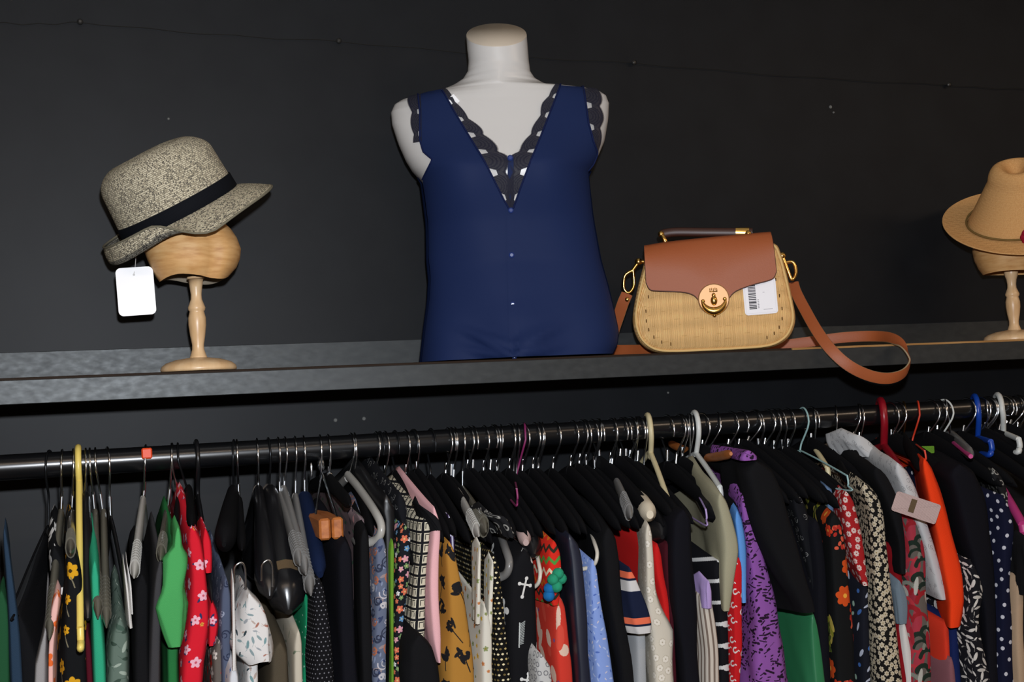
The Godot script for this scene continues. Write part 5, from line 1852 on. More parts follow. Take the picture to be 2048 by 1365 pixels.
	cloth(g, "body", M.paisleyline, Vector3(1.1806, 1.5076, 0.24), 0.2, 1, [Vector3(1.1014, 1.4819, 0.0179), Vector3(1.1211, 1.4032, 0.0179), Vector3(1.1311, 1.3211, 0.0131), Vector3(1.1354, 1.2233, 0.0122), Vector3(1.1421, 0.97, 0.0141)])
	g = thing("dress", "plain black dress left of the tropical flower print", "dress")
	cloth(g, "body", M.ink, Vector3(1.1285, 1.4862, 0.252), 0.2, 1, [Vector3(1.1285, 1.4362, 0.0146), Vector3(1.1352, 1.3466, 0.0146), Vector3(1.1342, 1.2257, 0.0146), Vector3(1.1328, 0.93, 0.0168)])
	g = thing("dress", "black dress with orange and yellow green tropical flowers", "dress")
	cloth(g, "body", M.tropical, Vector3(1.2326, 1.4788, 0.27), 0.2, 0.4, [Vector3(1.1511, 1.444, 0.0194), Vector3(1.1569, 1.3871, 0.0226), Vector3(1.1575, 1.3066, 0.0258), Vector3(1.1586, 1.2343, 0.0274), Vector3(1.1585, 1.1743, 0.0274), Vector3(1.1585, 1.09, 0.0315)])
	g = thing("shirt", "pale denim shirt collar under the cream hook", "shirt")
	cloth(g, "body", M.paledenim, Vector3(1.2612, 1.506, 0.22), 0.2, 1, [Vector3(1.17, 1.4864, 0.0116), Vector3(1.1795, 1.4525, 0.01), Vector3(1.167, 1.1627, 0.0041), Vector3(1.1641, 1.05, 0.0047)])
	g = thing("blouse", "red blouse with round white flowers", "blouse")
	cloth(g, "body", M.redwhite, Vector3(1.2654, 1.5035, 0.27), 0.2, 1, [Vector3(1.1761, 1.4785, 0.0163), Vector3(1.1879, 1.4249, 0.0212), Vector3(1.1962, 1.3756, 0.0179), Vector3(1.2022, 1.3345, 0.0098), Vector3(1.204, 1.3249, 0.0078)])
	g = thing("skirt", "blue and white splashed skirt below the red flowered blouse", "skirt")
	cloth(g, "body", M.splash, Vector3(1.212, 1.3823, 0.26), 0.2, 1, [Vector3(1.212, 1.3323, 0.009), Vector3(1.2073, 1.2595, 0.0114), Vector3(1.207, 1.1662, 0.0122), Vector3(1.2067, 0.97, 0.0141)])
	g = thing("dress", "black dress covered in small cream daisies", "dress")
	cloth(g, "body", M.daisy, Vector3(1.2913, 1.5156, 0.275), 0.2, 0.5, [Vector3(1.208, 1.4928, 0.0196), Vector3(1.2301, 1.4465, 0.0196), Vector3(1.2335, 1.381, 0.0212), Vector3(1.2359, 1.2995, 0.0261), Vector3(1.2388, 1.2262, 0.0294), Vector3(1.2415, 1.1652, 0.031), Vector3(1.2479, 0.93, 0.0356)])
	g = thing("top", "black satin top over the shoulder of the daisy dress", "top")
	cloth(g, "body", M.black, Vector3(1.3189, 1.5425, 0.265), 0.22, 0.4, [Vector3(1.2255, 1.5166, 0.0212), Vector3(1.2539, 1.4617, 0.0196), Vector3(1.268, 1.3954, 0.0115), Vector3(1.2686, 1.3465, 0.0098), Vector3(1.2688, 1.3384, 0.0078)])
	g = thing("skirt", "dark red skirt in the gap beside the daisy dress", "skirt")
	cloth(g, "body", M.crimson, Vector3(1.2758, 1.4334, 0.255), 0.2, 1, [Vector3(1.2758, 1.3834, 0.01), Vector3(1.2815, 1.3209, 0.0108), Vector3(1.2784, 1.1564, 0.0083), Vector3(1.2772, 1.05, 0.0095)])
	g = thing("scarf", "blue grey patterned scarf end beside the daisy dress", "scarf")
	cloth(g, "body", M.bluegrey, Vector3(1.2688, 1.3402, 0.44), 0.03, 1, [Vector3(1.2688, 1.3282, 0.0074), Vector3(1.2745, 1.2949, 0.0099), Vector3(1.2742, 1.2622, 0.0074), Vector3(1.2742, 1.2541, 0.0059)])
	g = thing("blouse", "plain white blouse low between the daisy dress and the tie print", "blouse")
	cloth(g, "body", M.white, Vector3(1.2784, 1.3145, 0.262), 0.2, 1, [Vector3(1.2784, 1.2645, 0.005), Vector3(1.2861, 1.2021, 0.0124), Vector3(1.2909, 1.1564, 0.0157), Vector3(1.3028, 0.97, 0.0181)])
	g = thing("kimono", "white kimono with fine grey sketched print under the red hanger", "kimono")
	cloth(g, "collar", M.sketch, Vector3(1.2954, 1.5723, 0.29), 0.05, 1, [Vector3(1.2954, 1.5603, 0.0158), Vector3(1.309, 1.5454, 0.0211), Vector3(1.3204, 1.5298, 0.0176), Vector3(1.3239, 1.5236, 0.0141)])
	cloth(g, "body", M.sketch, Vector3(1.3673, 1.5556, 0.24), 0.24, 0.5, [Vector3(1.2713, 1.5216, 0.0164), Vector3(1.2945, 1.4707, 0.0223), Vector3(1.3179, 1.4072, 0.0165), Vector3(1.3358, 1.3479, 0.0149), Vector3(1.3486, 1.3013, 0.0149), Vector3(1.3525, 1.289, 0.0119)])
	g = thing("dress", "grey, red and green swirling tie print dress", "dress")
	cloth(g, "body", M.swirl, Vector3(1.3039, 1.4823, 0.272), 0.2, 1, [Vector3(1.3039, 1.4323, 0.0199), Vector3(1.3108, 1.3574, 0.024), Vector3(1.3083, 1.2918, 0.0232), Vector3(1.3073, 1.218, 0.0248), Vector3(1.3071, 1.1565, 0.0264), Vector3(1.3067, 0.97, 0.0304)])
	g = thing("cardigan", "plain orange cardigan with a long wide sleeve", "cardigan")
	cloth(g, "sleeve", M.orange, Vector3(1.4719, 1.5203, 0.26), 0.24, 0.7, [Vector3(1.3085, 1.5258, 0.0115), Vector3(1.3261, 1.4657, 0.0197), Vector3(1.3414, 1.3989, 0.023), Vector3(1.3533, 1.3405, 0.028), Vector3(1.3569, 1.2911, 0.028), Vector3(1.3516, 1.2589, 0.0222), Vector3(1.35, 1.2443, 0.0178)])
	cloth(g, "body", M.orangered, Vector3(1.3623, 1.302, 0.265), 0.2, 1, [Vector3(1.3623, 1.252, 0.01), Vector3(1.3602, 1.1486, 0.0083), Vector3(1.3585, 1.01, 0.0096)])
	g = thing("skirt", "plain navy skirt below the orange cardigan sleeve", "skirt")
	cloth(g, "body", M.navy, Vector3(1.3771, 1.301, 0.268), 0.2, 1, [Vector3(1.3771, 1.251, 0.0117), Vector3(1.3769, 1.1471, 0.0125), Vector3(1.3768, 0.97, 0.0144)])
	g = thing("top", "plain mauve top hem beside the navy skirt", "top")
	cloth(g, "body", M.mauve, Vector3(1.36, 1.2395, 0.275), 0.2, 1, [Vector3(1.36, 1.1895, 0.0075), Vector3(1.3613, 1.1505, 0.01), Vector3(1.3658, 0.93, 0.0115)])
	g = thing("t_shirt", "plain black T-shirt right of the orange cardigan", "t-shirt")
	cloth(g, "body", M.ink, Vector3(1.5218, 1.5279, 0.24), 0.24, 0.5, [Vector3(1.3935, 1.5096, 0.0377), Vector3(1.4169, 1.4493, 0.0437), Vector3(1.4275, 1.3814, 0.0379), Vector3(1.4348, 1.3389, 0.032), Vector3(1.442, 1.2377, 0.0202), Vector3(1.4393, 1.142, 0.0185), Vector3(1.4384, 1.09, 0.0212)])
	g = thing("dress", "black and white abstract leaf print dress", "dress")
	cloth(g, "body", M.abstract, Vector3(1.3884, 1.4038, 0.3), 0.2, 1, [Vector3(1.3884, 1.3538, 0.0075), Vector3(1.4033, 1.307, 0.0166), Vector3(1.3935, 1.2545, 0.0165), Vector3(1.3995, 1.1963, 0.0215), Vector3(1.4044, 1.1505, 0.0265), Vector3(1.4108, 1.05, 0.0304)])
	g = thing("top", "black and white lacy top shoulder behind the pink plastic hanger", "top")
	cloth(g, "body", M.bwlace, Vector3(1.6204, 1.4981, 0.24), 0.2, 1, [Vector3(1.4958, 1.4942, 0.0208), Vector3(1.5174, 1.452, 0.0139), Vector3(1.5208, 1.3954, 0.0087), Vector3(1.5347, 1.01, 0.01)])
	g = thing("dress", "navy dress with scattered white polka dots", "dress")
	cloth(g, "body", M.polka, Vector3(1.4698, 1.5046, 0.29), 0.2, 0.4, [Vector3(1.4698, 1.4546, 0.0118), Vector3(1.4828, 1.403, 0.0178), Vector3(1.477, 1.353, 0.016), Vector3(1.4693, 1.3034, 0.0135), Vector3(1.4665, 1.2368, 0.0185), Vector3(1.4616, 1.1414, 0.0201), Vector3(1.4563, 0.97, 0.0232)])
	g = thing("cardigan", "black cardigan sleeve cut by the right edge, over a beige dress", "cardigan")
	cloth(g, "sleeve", M.black, Vector3(1.4943, 1.3961, 0.49), 0.03, 1, [Vector3(1.4943, 1.3841, 0.01), Vector3(1.4992, 1.3379, 0.015), Vector3(1.492, 1.297, 0.01), Vector3(1.4898, 1.2888, 0.008)])
	g = thing("dress", "plain beige dress at the right end of the clothes rail", "dress")
	cloth(g, "body", M.beige, Vector3(1.4908, 1.3695, 0.3), 0.2, 1, [Vector3(1.4908, 1.3195, 0.0118), Vector3(1.4797, 1.1413, 0.0151), Vector3(1.4778, 1.09, 0.0173)])
	var tk := thing("garment_tag", "pinkish card ticket slipped over the white sketched kimono", "tag", Vector3(1.2723, 1.4501, 0.52), -0.5)
	tk.rotation.z = -0.36
	var s := Shape.new().sharp()
	rounded_card(s, 0.072, 0.033, 0.004, 0.001)
	obj("card", s, M.pinkpad, tk)
	s = Shape.new().sharp()
	s.box(Vector3(-0.006, 0.001, 0.001), Vector3(0.009, 0.022, 0.0008), 0.0002)
	obj("printed_strip", s, M.felt, tk)
	var gc := thing("card_tag", "small green card tag with an orange edge among hooks above the black T-shirt", "tag", Vector3(1.4426, 1.5264, 0.33), -0.5)
	s = Shape.new().sharp()
	rounded_card(s, 0.032, 0.013, 0.002, 0.001)
	obj("card", s, M.leaf, gc)
	s = Shape.new().sharp()
	s.box(Vector3(-0.004, -0.0075, 0.0002), Vector3(0.022, 0.003, 0.0014), 0.0003)
	obj("edge", s, M.orange, gc)

# ---- hangers ----
func hang(style: String, label: String, group: String, hook: Material, body: Material, top_x: float, neck: Vector3, tip: Vector3, flip: int, thick: float):
	var o := thing("hanger", label, "hanger", neck, 0, group)
	var wr := 0.0017
	if style == "tube" and hook == body:
		wr = 0.0046 * thick
	elif hook == M.plastic:
		wr = 0.0034
	var a := atan2(tip.x - neck.x, tip.z - neck.z)
	var fwd := Vector3(sin(a), 0, cos(a)) * (-1.0 if flip else 1.0)
	var R := 0.0235 + wr
	var cy := ROD_Y + ROD_R + wr + 0.0003 - R - neck.y
	var lean := top_x - neck.x
	var pts := []
	for i in 17:
		var g := deg_to_rad(205.0 - 240.0 * i / 16.0)
		pts.append(Vector2(R * cos(g), cy + R * sin(g)))
	pts += [Vector2(R * 0.42, cy - R * 1.12), Vector2(R * 0.06, cy - R * 1.62)]
	if cy - R * 1.62 > 0.012:
		pts.append(Vector2(0, lerpf(cy - R * 1.62, 0.0, 0.5)))
	pts.append(Vector2(0, -0.004))
	var path := []
	var dz := ROD_Z - neck.z
	for p in curve(pts, 3):
		path.append(Vector3(lean * clampf(p.y / maxf(cy, 0.01), -0.2, 1.0), p.y, dz) + fwd * p.x)
	var s := Shape.new()
	s.sweep(path, [wr], [wr], Vector3.ZERO, 8)
	var hk := obj("hook", s, hook, o)
	if style in ["slim", "bulb", "clear", "padded"] and hook == M.chrome:
		s = Shape.new()
		var up := minf(0.034, cy * 0.5)
		s.sweep([Vector3(0, -0.004, dz), Vector3(lean * up / maxf(cy, 0.01), up, dz)], [0.0027], [0.0027], Vector3.ZERO, 10)
		obj("collar", s, hook, hk)
	if "orange size marker" in label:
		s = Shape.new().sharp()
		s.box(Vector3(lean, cy + R * 0.55, dz + R * 0.9), Vector3(0.015, 0.016, 0.008), 0.002)
		obj("size_marker", s, M.orange_mark, hk)
	var e := tip - neck
	var far := Vector3(-e.x * 0.5, e.y, -e.z)
	var n := 14
	s = Shape.new()
	if style == "tube" or style == "wire":
		var r := 0.0046 * thick if style == "tube" else 0.0016
		var arms := []
		for i in n + 1:
			var t := i / float(n) * 2.0 - 1.0
			var d: Vector3 = (e if t > 0 else far) * absf(t)
			d.y = (e.y + 0.008) * pow(absf(t), 1.15)
			arms.append(d)
		var bend: Array = [far + Vector3(0, 0.0, 0.004), far + Vector3(0, -0.012, 0.012)] + [e + Vector3(0, -0.016, -0.012), e + Vector3(0, -0.008, 0.0)]
		s.tube(curve(arms, 2), r, 10)
		s.tube(curve([arms[-1], e + Vector3(0, -0.002, 0.002), bend[3], bend[2], bend[1], bend[0], arms[0]], 5), r, 10)
		obj("frame", s, body, o)
		if "green band" in label:
			var m := Shape.new()
			var q: Vector3 = e * 0.68
			m.sweep([q + Vector3(0, 0.004, 0), q - Vector3(0, 0.004, 0)], [r * 1.35], [r * 1.35], Vector3.RIGHT, 10)
			obj("rubber_band", m, M.darkgrass, o)
		if "curled lower loop" in label:
			var m := Shape.new()
			var pts2 := []
			for i in 13:
				var g := deg_to_rad(-10.0 - 190.0 * i / 12.0)
				pts2.append(Vector3(-0.022 + 0.022 * cos(g), -0.004 + 0.020 * sin(g), 0.004))
			m.tube(pts2, r * 0.9, 8)
			obj("strap_loop", m, body, o)
		return
	if style == "wood":
		for k in [-1.0, 1.0]:
			var m := Shape.new().sharp()
			m.box(Vector3(e.x + k * 0.0092, e.y, -0.01), Vector3(0.0165, 0.031, 0.36), 0.003)
			obj("bar", m, body, o)
		for k in [[-0.010, 0.10], [0.012, 0.16]]:
			var m := Shape.new()
			m.tube([Vector3(0, 0.0, 0.01), Vector3(e.x + k[0], e.y + 0.012, k[1])], 0.0017, 8)
			obj("wire", m, M.chrome, o)
		var b := Shape.new()
		b.ball(Vector3(0, 0.012, 0.008), Vector3(0.006, 0.011, 0.006), 8)
		b.ball(Vector3(-0.016, 0.005, 0.01), Vector3(0.0025, 0.012, 0.0025), 8)
		b.ball(Vector3(0.012, -0.004, 0.012), Vector3(0.005, 0.005, 0.005), 8)
		obj("fitting", b, M.chrome, o)
		return
	if style == "loop":
		var q := curve([Vector3(0, 0.004, 0), e * 0.35 + Vector3(0, 0.01, 0), e * 0.85 + Vector3(0, 0.012, 0), e + Vector3(0.002, 0.0, 0), e + Vector3(-0.004, -0.018, -0.008), e + Vector3(-0.020, -0.026, -0.05), Vector3(e.x * 0.3, e.y - 0.026, 0)], 6)
		s.sweep(q, [0.0050 * thick], [0.0062 * thick], Vector3.RIGHT, 12)
		obj("frame", s, body, o)
		var f := []
		for i in n + 1:
			f.append(Vector3(far.x * i / n, far.y * pow(float(i) / n, 1.2), far.z * i / n))
		s = Shape.new()
		s.sweep(f, [0.0050 * thick], [0.0062 * thick], Vector3.RIGHT, 10)
		obj("arm", s, body, o)
		return
	for side in 2:
		var d: Vector3 = e if side == 0 else far
		var p := []
		var ra := []
		var rb := []
		for i in n + 1:
			var t := float(i) / n
			var sag := 1.12 if style == "clear" else 1.25
			p.append(Vector3(d.x * t, d.y * pow(t, sag), d.z * t))
			var end := sqrt(clampf((1.0 - t) * 9.0, 0.03, 1.0))
			match style:
				"slim":
					ra.append(0.0062 * thick * end)
					rb.append(lerpf(0.016, 0.010, t) * thick * end)
				"clear":
					ra.append(lerpf(0.0046, 0.0066, t) * thick * end)
					rb.append(lerpf(0.010, 0.014, t) * thick * end)
				"bulb":
					ra.append(lerpf(0.008, 0.0165, smoothstep(0.1, 0.9, t)) * thick * end)
					rb.append(lerpf(0.016, 0.019, t) * thick * end)
				"clip":
					ra.append(lerpf(0.010, 0.016, t) * end)
					rb.append(0.022 * end)
				_:
					ra.append(0.0115 * thick * sqrt(end))
					rb.append(0.014 * thick * sqrt(end))
		s = Shape.new()
		s.sweep(p, ra, rb, Vector3.RIGHT, 14)
		obj("arm", s, body, o)
		if style == "clear" and side == 0:
			s = Shape.new()
			for i in 9:
				var t := 0.66 + 0.03 * i
				var c := Vector3(d.x * t, d.y * pow(t, 1.12), d.z * t)
				s.sweep([c - d * 0.004, c + d * 0.004], [lerpf(0.0046, 0.0066, t) * thick * 1.1], [lerpf(0.010, 0.014, t) * thick * 1.1], Vector3.RIGHT, 12)
			obj("grip_ridge", s, body, o)
	if style == "clip":
		for x in [-0.019, 0.018]:
			s = Shape.new()
			s.tube(curve([Vector3(x - 0.006, -0.10, 0.195), Vector3(x - 0.005, -0.078, 0.2), Vector3(x + 0.004, -0.072, 0.2), Vector3(x + 0.009, -0.082, 0.198), Vector3(x + 0.009, -0.11, 0.195)], 5), 0.0016, 8)
			obj("clip_loop", s, M.chrome, o)
	if "brown felt band" in label:
		s = Shape.new()
		var c0 := Vector3(e.x * 0.74, e.y * pow(0.74, 1.25), e.z * 0.74)
		var c1 := Vector3(e.x * 0.80, e.y * pow(0.80, 1.25), e.z * 0.80)
		s.sweep([c0, c1], [0.0165 * thick], [0.0192 * thick], Vector3.RIGHT, 16)
		obj("felt_band", s, M.felt, o)
	if "pink edge" in label:
		s = Shape.new()
		s.tube([Vector3(-0.02, 0, 0.02), e + Vector3(-0.012, 0, 0.01)], 0.004, 8)
		obj("edge_strip", s, M.pinkplastic, o)

func hangers():
	hang("wire", "thin black wire hanger at the left end holding the black dress", "", M.darkwire, M.velvet, -0.0378, Vector3(-0.0427, 1.5033, 0.26), Vector3(-0.0816, 1.4199, 0.455), 0, 1)
	hang("clear", "smoky plastic hanger with ribbed end, leftmost on the rail", "", M.chrome, M.smoke, -0.0199, Vector3(-0.0244, 1.5179, 0.26), Vector3(-0.0406, 1.3769, 0.478), 0, 1)
	hang("clear", "short smoky plastic hanger just left of the yellow tubular hanger", "", M.chrome, M.smoke, -0.0047, Vector3(-0.01, 1.5167, 0.26), Vector3(-0.0116, 1.4874, 0.478), 0, 1)
	hang("tube", "yellow tubular plastic hanger with a green band", "", M.yellow, M.yellow, 0.0023, Vector3(0.0023, 1.5781, 0.26), Vector3(-0.0027, 1.3804, 0.485), 0, 1)
	hang("bulb", "black plastic hanger with a rounded end right of the yellow one", "", M.chrome, M.plastic, 0.0127, Vector3(0.0101, 1.5372, 0.26), Vector3(0.0072, 1.3937, 0.455), 0, 0.9)
	hang("clear", "smoky plastic hanger over the emerald dress, its left one", "", M.chrome, M.smoke, 0.0183, Vector3(0.0226, 1.5142, 0.26), Vector3(0.0195, 1.3988, 0.478), 0, 1)
	hang("clear", "smoky plastic hanger over the emerald dress, its right one", "", M.chrome, M.smoke, 0.026, Vector3(0.0345, 1.5133, 0.26), Vector3(0.0296, 1.3854, 0.478), 0, 1)
	hang("slim", "thin black hanger holding the white ribbon straps", "", M.chrome, M.plastic, 0.0429, Vector3(0.0448, 1.5051, 0.26), Vector3(0.0611, 1.3814, 0.455), 0, 0.45)
	hang("clear", "pale grey plastic hanger with an orange size marker on its hook", "", M.chrome, M.palegrey, 0.0978, Vector3(0.0911, 1.5282, 0.26), Vector3(0.0661, 1.447, 0.478), 0, 1)
	hang("clear", "olive plastic hanger over the charcoal dress", "", M.chrome, M.smoke, 0.1362, Vector3(0.1259, 1.5121, 0.26), Vector3(0.1006, 1.4682, 0.478), 0, 1)
	hang("slim", "black hanger over the bright green blouse", "", M.chrome, M.velvet, 0.1354, Vector3(0.1425, 1.5274, 0.26), Vector3(0.1235, 1.5026, 0.455), 0, 0.7)
	hang("slim", "black velvet hanger with dark wire over the red flowered dress", "", M.darkwire, M.velvet, 0.1442, Vector3(0.1581, 1.5338, 0.26), Vector3(0.144, 1.5063, 0.455), 0, 1)
	hang("slim", "black hanger with a thick black hook right of the red flowered dress", "", M.plastic, M.plastic, 0.1714, Vector3(0.171, 1.5253, 0.26), Vector3(0.1674, 1.4005, 0.455), 0, 0.6)
	hang("clip", "broad black skirt hanger with a dark hook and chrome clip loop", "", M.darkwire, M.velvet, 0.2274, Vector3(0.2231, 1.523, 0.26), Vector3(0.1863, 1.477, 0.455), 0, 1)
	hang("slim", "slim black hanger beside the broad skirt hanger", "", M.chrome, M.velvet, 0.2319, Vector3(0.2317, 1.5117, 0.26), Vector3(0.2102, 1.468, 0.455), 0, 1)
	hang("bulb", "black plastic hanger curving down to a bulb above the white blouse", "", M.chrome, M.plastic, 0.2623, Vector3(0.2618, 1.5247, 0.26), Vector3(0.2458, 1.3988, 0.455), 0, 1.15)
	hang("bulb", "largest black moulded hanger with a brown felt band near its end", "", M.darkwire, M.plastic, 0.2799, Vector3(0.279, 1.5158, 0.26), Vector3(0.2712, 1.3762, 0.455), 0, 1.75)
	hang("clear", "ash grey plastic hanger, first right of the moulded black one", "", M.chrome, M.ashclear, 0.2945, Vector3(0.2946, 1.52, 0.26), Vector3(0.2852, 1.4435, 0.478), 0, 1)
	hang("clear", "ash grey plastic hanger, second right of the moulded black one", "", M.chrome, M.ashclear, 0.3053, Vector3(0.301, 1.5273, 0.26), Vector3(0.293, 1.4304, 0.478), 0, 1.2)
	hang("clear", "ash grey plastic hanger, third right of the moulded black one", "", M.chrome, M.ashclear, 0.3209, Vector3(0.3183, 1.5144, 0.26), Vector3(0.2988, 1.401, 0.478), 0, 1.2)
	hang("padded", "navy padded hanger with a long chrome hook", "", M.chrome, M.navypad, 0.3341, Vector3(0.3331, 1.5133, 0.26), Vector3(0.3165, 1.4238, 0.455), 0, 1)
	hang("wood", "wooden clip hanger with silver fittings", "", M.chrome, M.wood, 0.3601, Vector3(0.3591, 1.5544, 0.26), Vector3(0.3402, 1.4834, 0.455), 0, 1)
	hang("slim", "black trouser hanger with chrome beads next to the wooden clip hanger", "", M.chrome, M.velvet, 0.3727, Vector3(0.3718, 1.5379, 0.26), Vector3(0.3631, 1.5183, 0.455), 0, 1)
	hang("loop", "clear grey plastic hanger with a squared bend over the black trousers", "", M.chrome, M.palegrey, 0.4094, Vector3(0.4023, 1.5428, 0.26), Vector3(0.4052, 1.4831, 0.455), 0, 1.15)
	hang("slim", "black hanger just behind the clear squared hanger", "", M.chrome, M.velvet, 0.415, Vector3(0.4131, 1.5326, 0.26), Vector3(0.3938, 1.4733, 0.455), 0, 1)
	hang("slim", "black hanger with a bare metal hook, eighth left of the pink blouse", "black hangers with chrome hooks between the trousers and the lattice top", M.chrome, M.velvet, 0.4498, Vector3(0.4387, 1.5277, 0.26), Vector3(0.4427, 1.4527, 0.45), 0, 1)
	hang("slim", "black hanger with a bare metal hook, seventh left of the pink blouse", "black hangers with chrome hooks between the trousers and the lattice top", M.darkwire, M.velvet, 0.4563, Vector3(0.4489, 1.5, 0.26), Vector3(0.4529, 1.425, 0.45), 1, 1)
	hang("slim", "black hanger with a bare metal hook, sixth left of the pink blouse", "black hangers with chrome hooks between the trousers and the lattice top", M.chrome, M.velvet, 0.4645, Vector3(0.4599, 1.5294, 0.26), Vector3(0.4639, 1.4544, 0.45), 0, 1)
	hang("slim", "black hanger with a bare metal hook, fifth left of the pink blouse", "black hangers with chrome hooks between the trousers and the lattice top", M.darkwire, M.velvet, 0.4809, Vector3(0.4789, 1.5344, 0.26), Vector3(0.4829, 1.4594, 0.45), 1, 1)
	hang("slim", "black hanger with a bare metal hook, fourth left of the pink blouse", "black hangers with chrome hooks between the trousers and the lattice top", M.chrome, M.velvet, 0.4982, Vector3(0.496, 1.5285, 0.26), Vector3(0.5, 1.4535, 0.45), 0, 1)
	hang("slim", "black hanger with a bare metal hook, third left of the pink blouse", "black hangers with chrome hooks between the trousers and the lattice top", M.darkwire, M.velvet, 0.5106, Vector3(0.5052, 1.5326, 0.26), Vector3(0.5092, 1.4576, 0.45), 1, 1)
	hang("slim", "black hanger with a bare metal hook, second left of the pink blouse", "black hangers with chrome hooks between the trousers and the lattice top", M.chrome, M.velvet, 0.5131, Vector3(0.5153, 1.5359, 0.26), Vector3(0.5193, 1.4609, 0.45), 0, 1)
	hang("slim", "black hanger with a bare metal hook, first left of the pink blouse", "black hangers with chrome hooks between the trousers and the lattice top", M.darkwire, M.velvet, 0.5407, Vector3(0.5365, 1.524, 0.26), Vector3(0.5405, 1.449, 0.45), 1, 1)
	hang("slim", "black hanger with a bare metal hook, twenty-second left of the cream hook", "black hangers with chrome hooks between the pink blouse and the cream hook", M.chrome, M.velvet, 0.5685, Vector3(0.5601, 1.5248, 0.26), Vector3(0.5641, 1.4498, 0.45), 0, 1)
	hang("slim", "black hanger with a bare metal hook, twenty-first left of the cream hook", "black hangers with chrome hooks between the pink blouse and the cream hook", M.chrome, M.velvet, 0.5744, Vector3(0.5708, 1.52, 0.26), Vector3(0.5748, 1.445, 0.45), 1, 1)
	hang("slim", "black hanger with a bare metal hook, twentieth left of the cream hook", "black hangers with chrome hooks between the pink blouse and the cream hook", M.chrome, M.velvet, 0.6051, Vector3(0.5968, 1.5304, 0.26), Vector3(0.6008, 1.4554, 0.45), 0, 1)
	hang("slim", "black hanger with a bare metal hook, nineteenth left of the cream hook", "black hangers with chrome hooks between the pink blouse and the cream hook", M.chrome, M.velvet, 0.612, Vector3(0.6079, 1.5297, 0.26), Vector3(0.6119, 1.4547, 0.45), 1, 1)
	hang("slim", "black hanger with a bare metal hook, eighteenth left of the cream hook", "black hangers with chrome hooks between the pink blouse and the cream hook", M.chrome, M.velvet, 0.6309, Vector3(0.6257, 1.5244, 0.26), Vector3(0.6297, 1.4494, 0.45), 0, 1)
	hang("slim", "black hanger with a bare metal hook, seventeenth left of the cream hook", "black hangers with chrome hooks between the pink blouse and the cream hook", M.chrome, M.velvet, 0.6457, Vector3(0.6361, 1.5253, 0.26), Vector3(0.6401, 1.4503, 0.45), 1, 1)
	hang("slim", "black hanger with a bare metal hook, sixteenth left of the cream hook", "black hangers with chrome hooks between the pink blouse and the cream hook", M.chrome, M.velvet, 0.65, Vector3(0.6507, 1.5226, 0.26), Vector3(0.6547, 1.4476, 0.45), 0, 1)
	hang("slim", "black hanger with a bare metal hook, fifteenth left of the cream hook", "black hangers with chrome hooks between the pink blouse and the cream hook", M.chrome, M.velvet, 0.6762, Vector3(0.6709, 1.5254, 0.26), Vector3(0.6749, 1.4504, 0.45), 0, 1)
	hang("slim", "black hanger with a bare metal hook, fourteenth left of the cream hook", "black hangers with chrome hooks between the pink blouse and the cream hook", M.chrome, M.velvet, 0.7009, Vector3(0.6926, 1.5198, 0.26), Vector3(0.6966, 1.4448, 0.45), 0, 1)
	hang("slim", "black hanger with a bare metal hook, thirteenth left of the cream hook", "black hangers with chrome hooks between the pink blouse and the cream hook", M.chrome, M.velvet, 0.7195, Vector3(0.7113, 1.5226, 0.26), Vector3(0.7153, 1.4476, 0.45), 0, 1)
	hang("slim", "black hanger with a bare metal hook, twelfth left of the cream hook", "black hangers with chrome hooks between the pink blouse and the cream hook", M.chrome, M.velvet, 0.7275, Vector3(0.7219, 1.5219, 0.26), Vector3(0.7259, 1.4469, 0.45), 0, 1)
	hang("slim", "black hanger with a bare metal hook, eleventh left of the cream hook", "black hangers with chrome hooks between the pink blouse and the cream hook", M.chrome, M.velvet, 0.7562, Vector3(0.7468, 1.5202, 0.26), Vector3(0.7508, 1.4452, 0.45), 0, 1)
	hang("slim", "black hanger with a bare metal hook, tenth left of the cream hook", "black hangers with chrome hooks between the pink blouse and the cream hook", M.chrome, M.velvet, 0.7878, Vector3(0.7785, 1.5223, 0.26), Vector3(0.7825, 1.4473, 0.45), 0, 1)
	hang("slim", "black hanger with a bare metal hook, ninth left of the cream hook", "black hangers with chrome hooks between the pink blouse and the cream hook", M.chrome, M.velvet, 0.8043, Vector3(0.7941, 1.5254, 0.26), Vector3(0.7981, 1.4504, 0.45), 0, 1)
	hang("slim", "black hanger with a bare metal hook, eighth left of the cream hook", "black hangers with chrome hooks between the pink blouse and the cream hook", M.chrome, M.velvet, 0.8107, Vector3(0.8094, 1.5219, 0.26), Vector3(0.8134, 1.4469, 0.45), 0, 1)
	hang("slim", "black hanger with a bare metal hook, seventh left of the cream hook", "black hangers with chrome hooks between the pink blouse and the cream hook", M.chrome, M.velvet, 0.8235, Vector3(0.8257, 1.5166, 0.26), Vector3(0.8297, 1.4416, 0.45), 0, 1)
	hang("slim", "black hanger with a bare metal hook, sixth left of the cream hook", "black hangers with chrome hooks between the pink blouse and the cream hook", M.chrome, M.velvet, 0.8346, Vector3(0.834, 1.5354, 0.26), Vector3(0.838, 1.4604, 0.45), 1, 1)
	hang("slim", "black hanger with a bare metal hook, fifth left of the cream hook", "black hangers with chrome hooks between the pink blouse and the cream hook", M.chrome, M.velvet, 0.8587, Vector3(0.8518, 1.5224, 0.26), Vector3(0.8558, 1.4474, 0.45), 0, 1)
	hang("slim", "black hanger with a bare metal hook, fourth left of the cream hook", "black hangers with chrome hooks between the pink blouse and the cream hook", M.chrome, M.velvet, 0.8782, Vector3(0.8701, 1.5331, 0.26), Vector3(0.8741, 1.4581, 0.45), 1, 1)
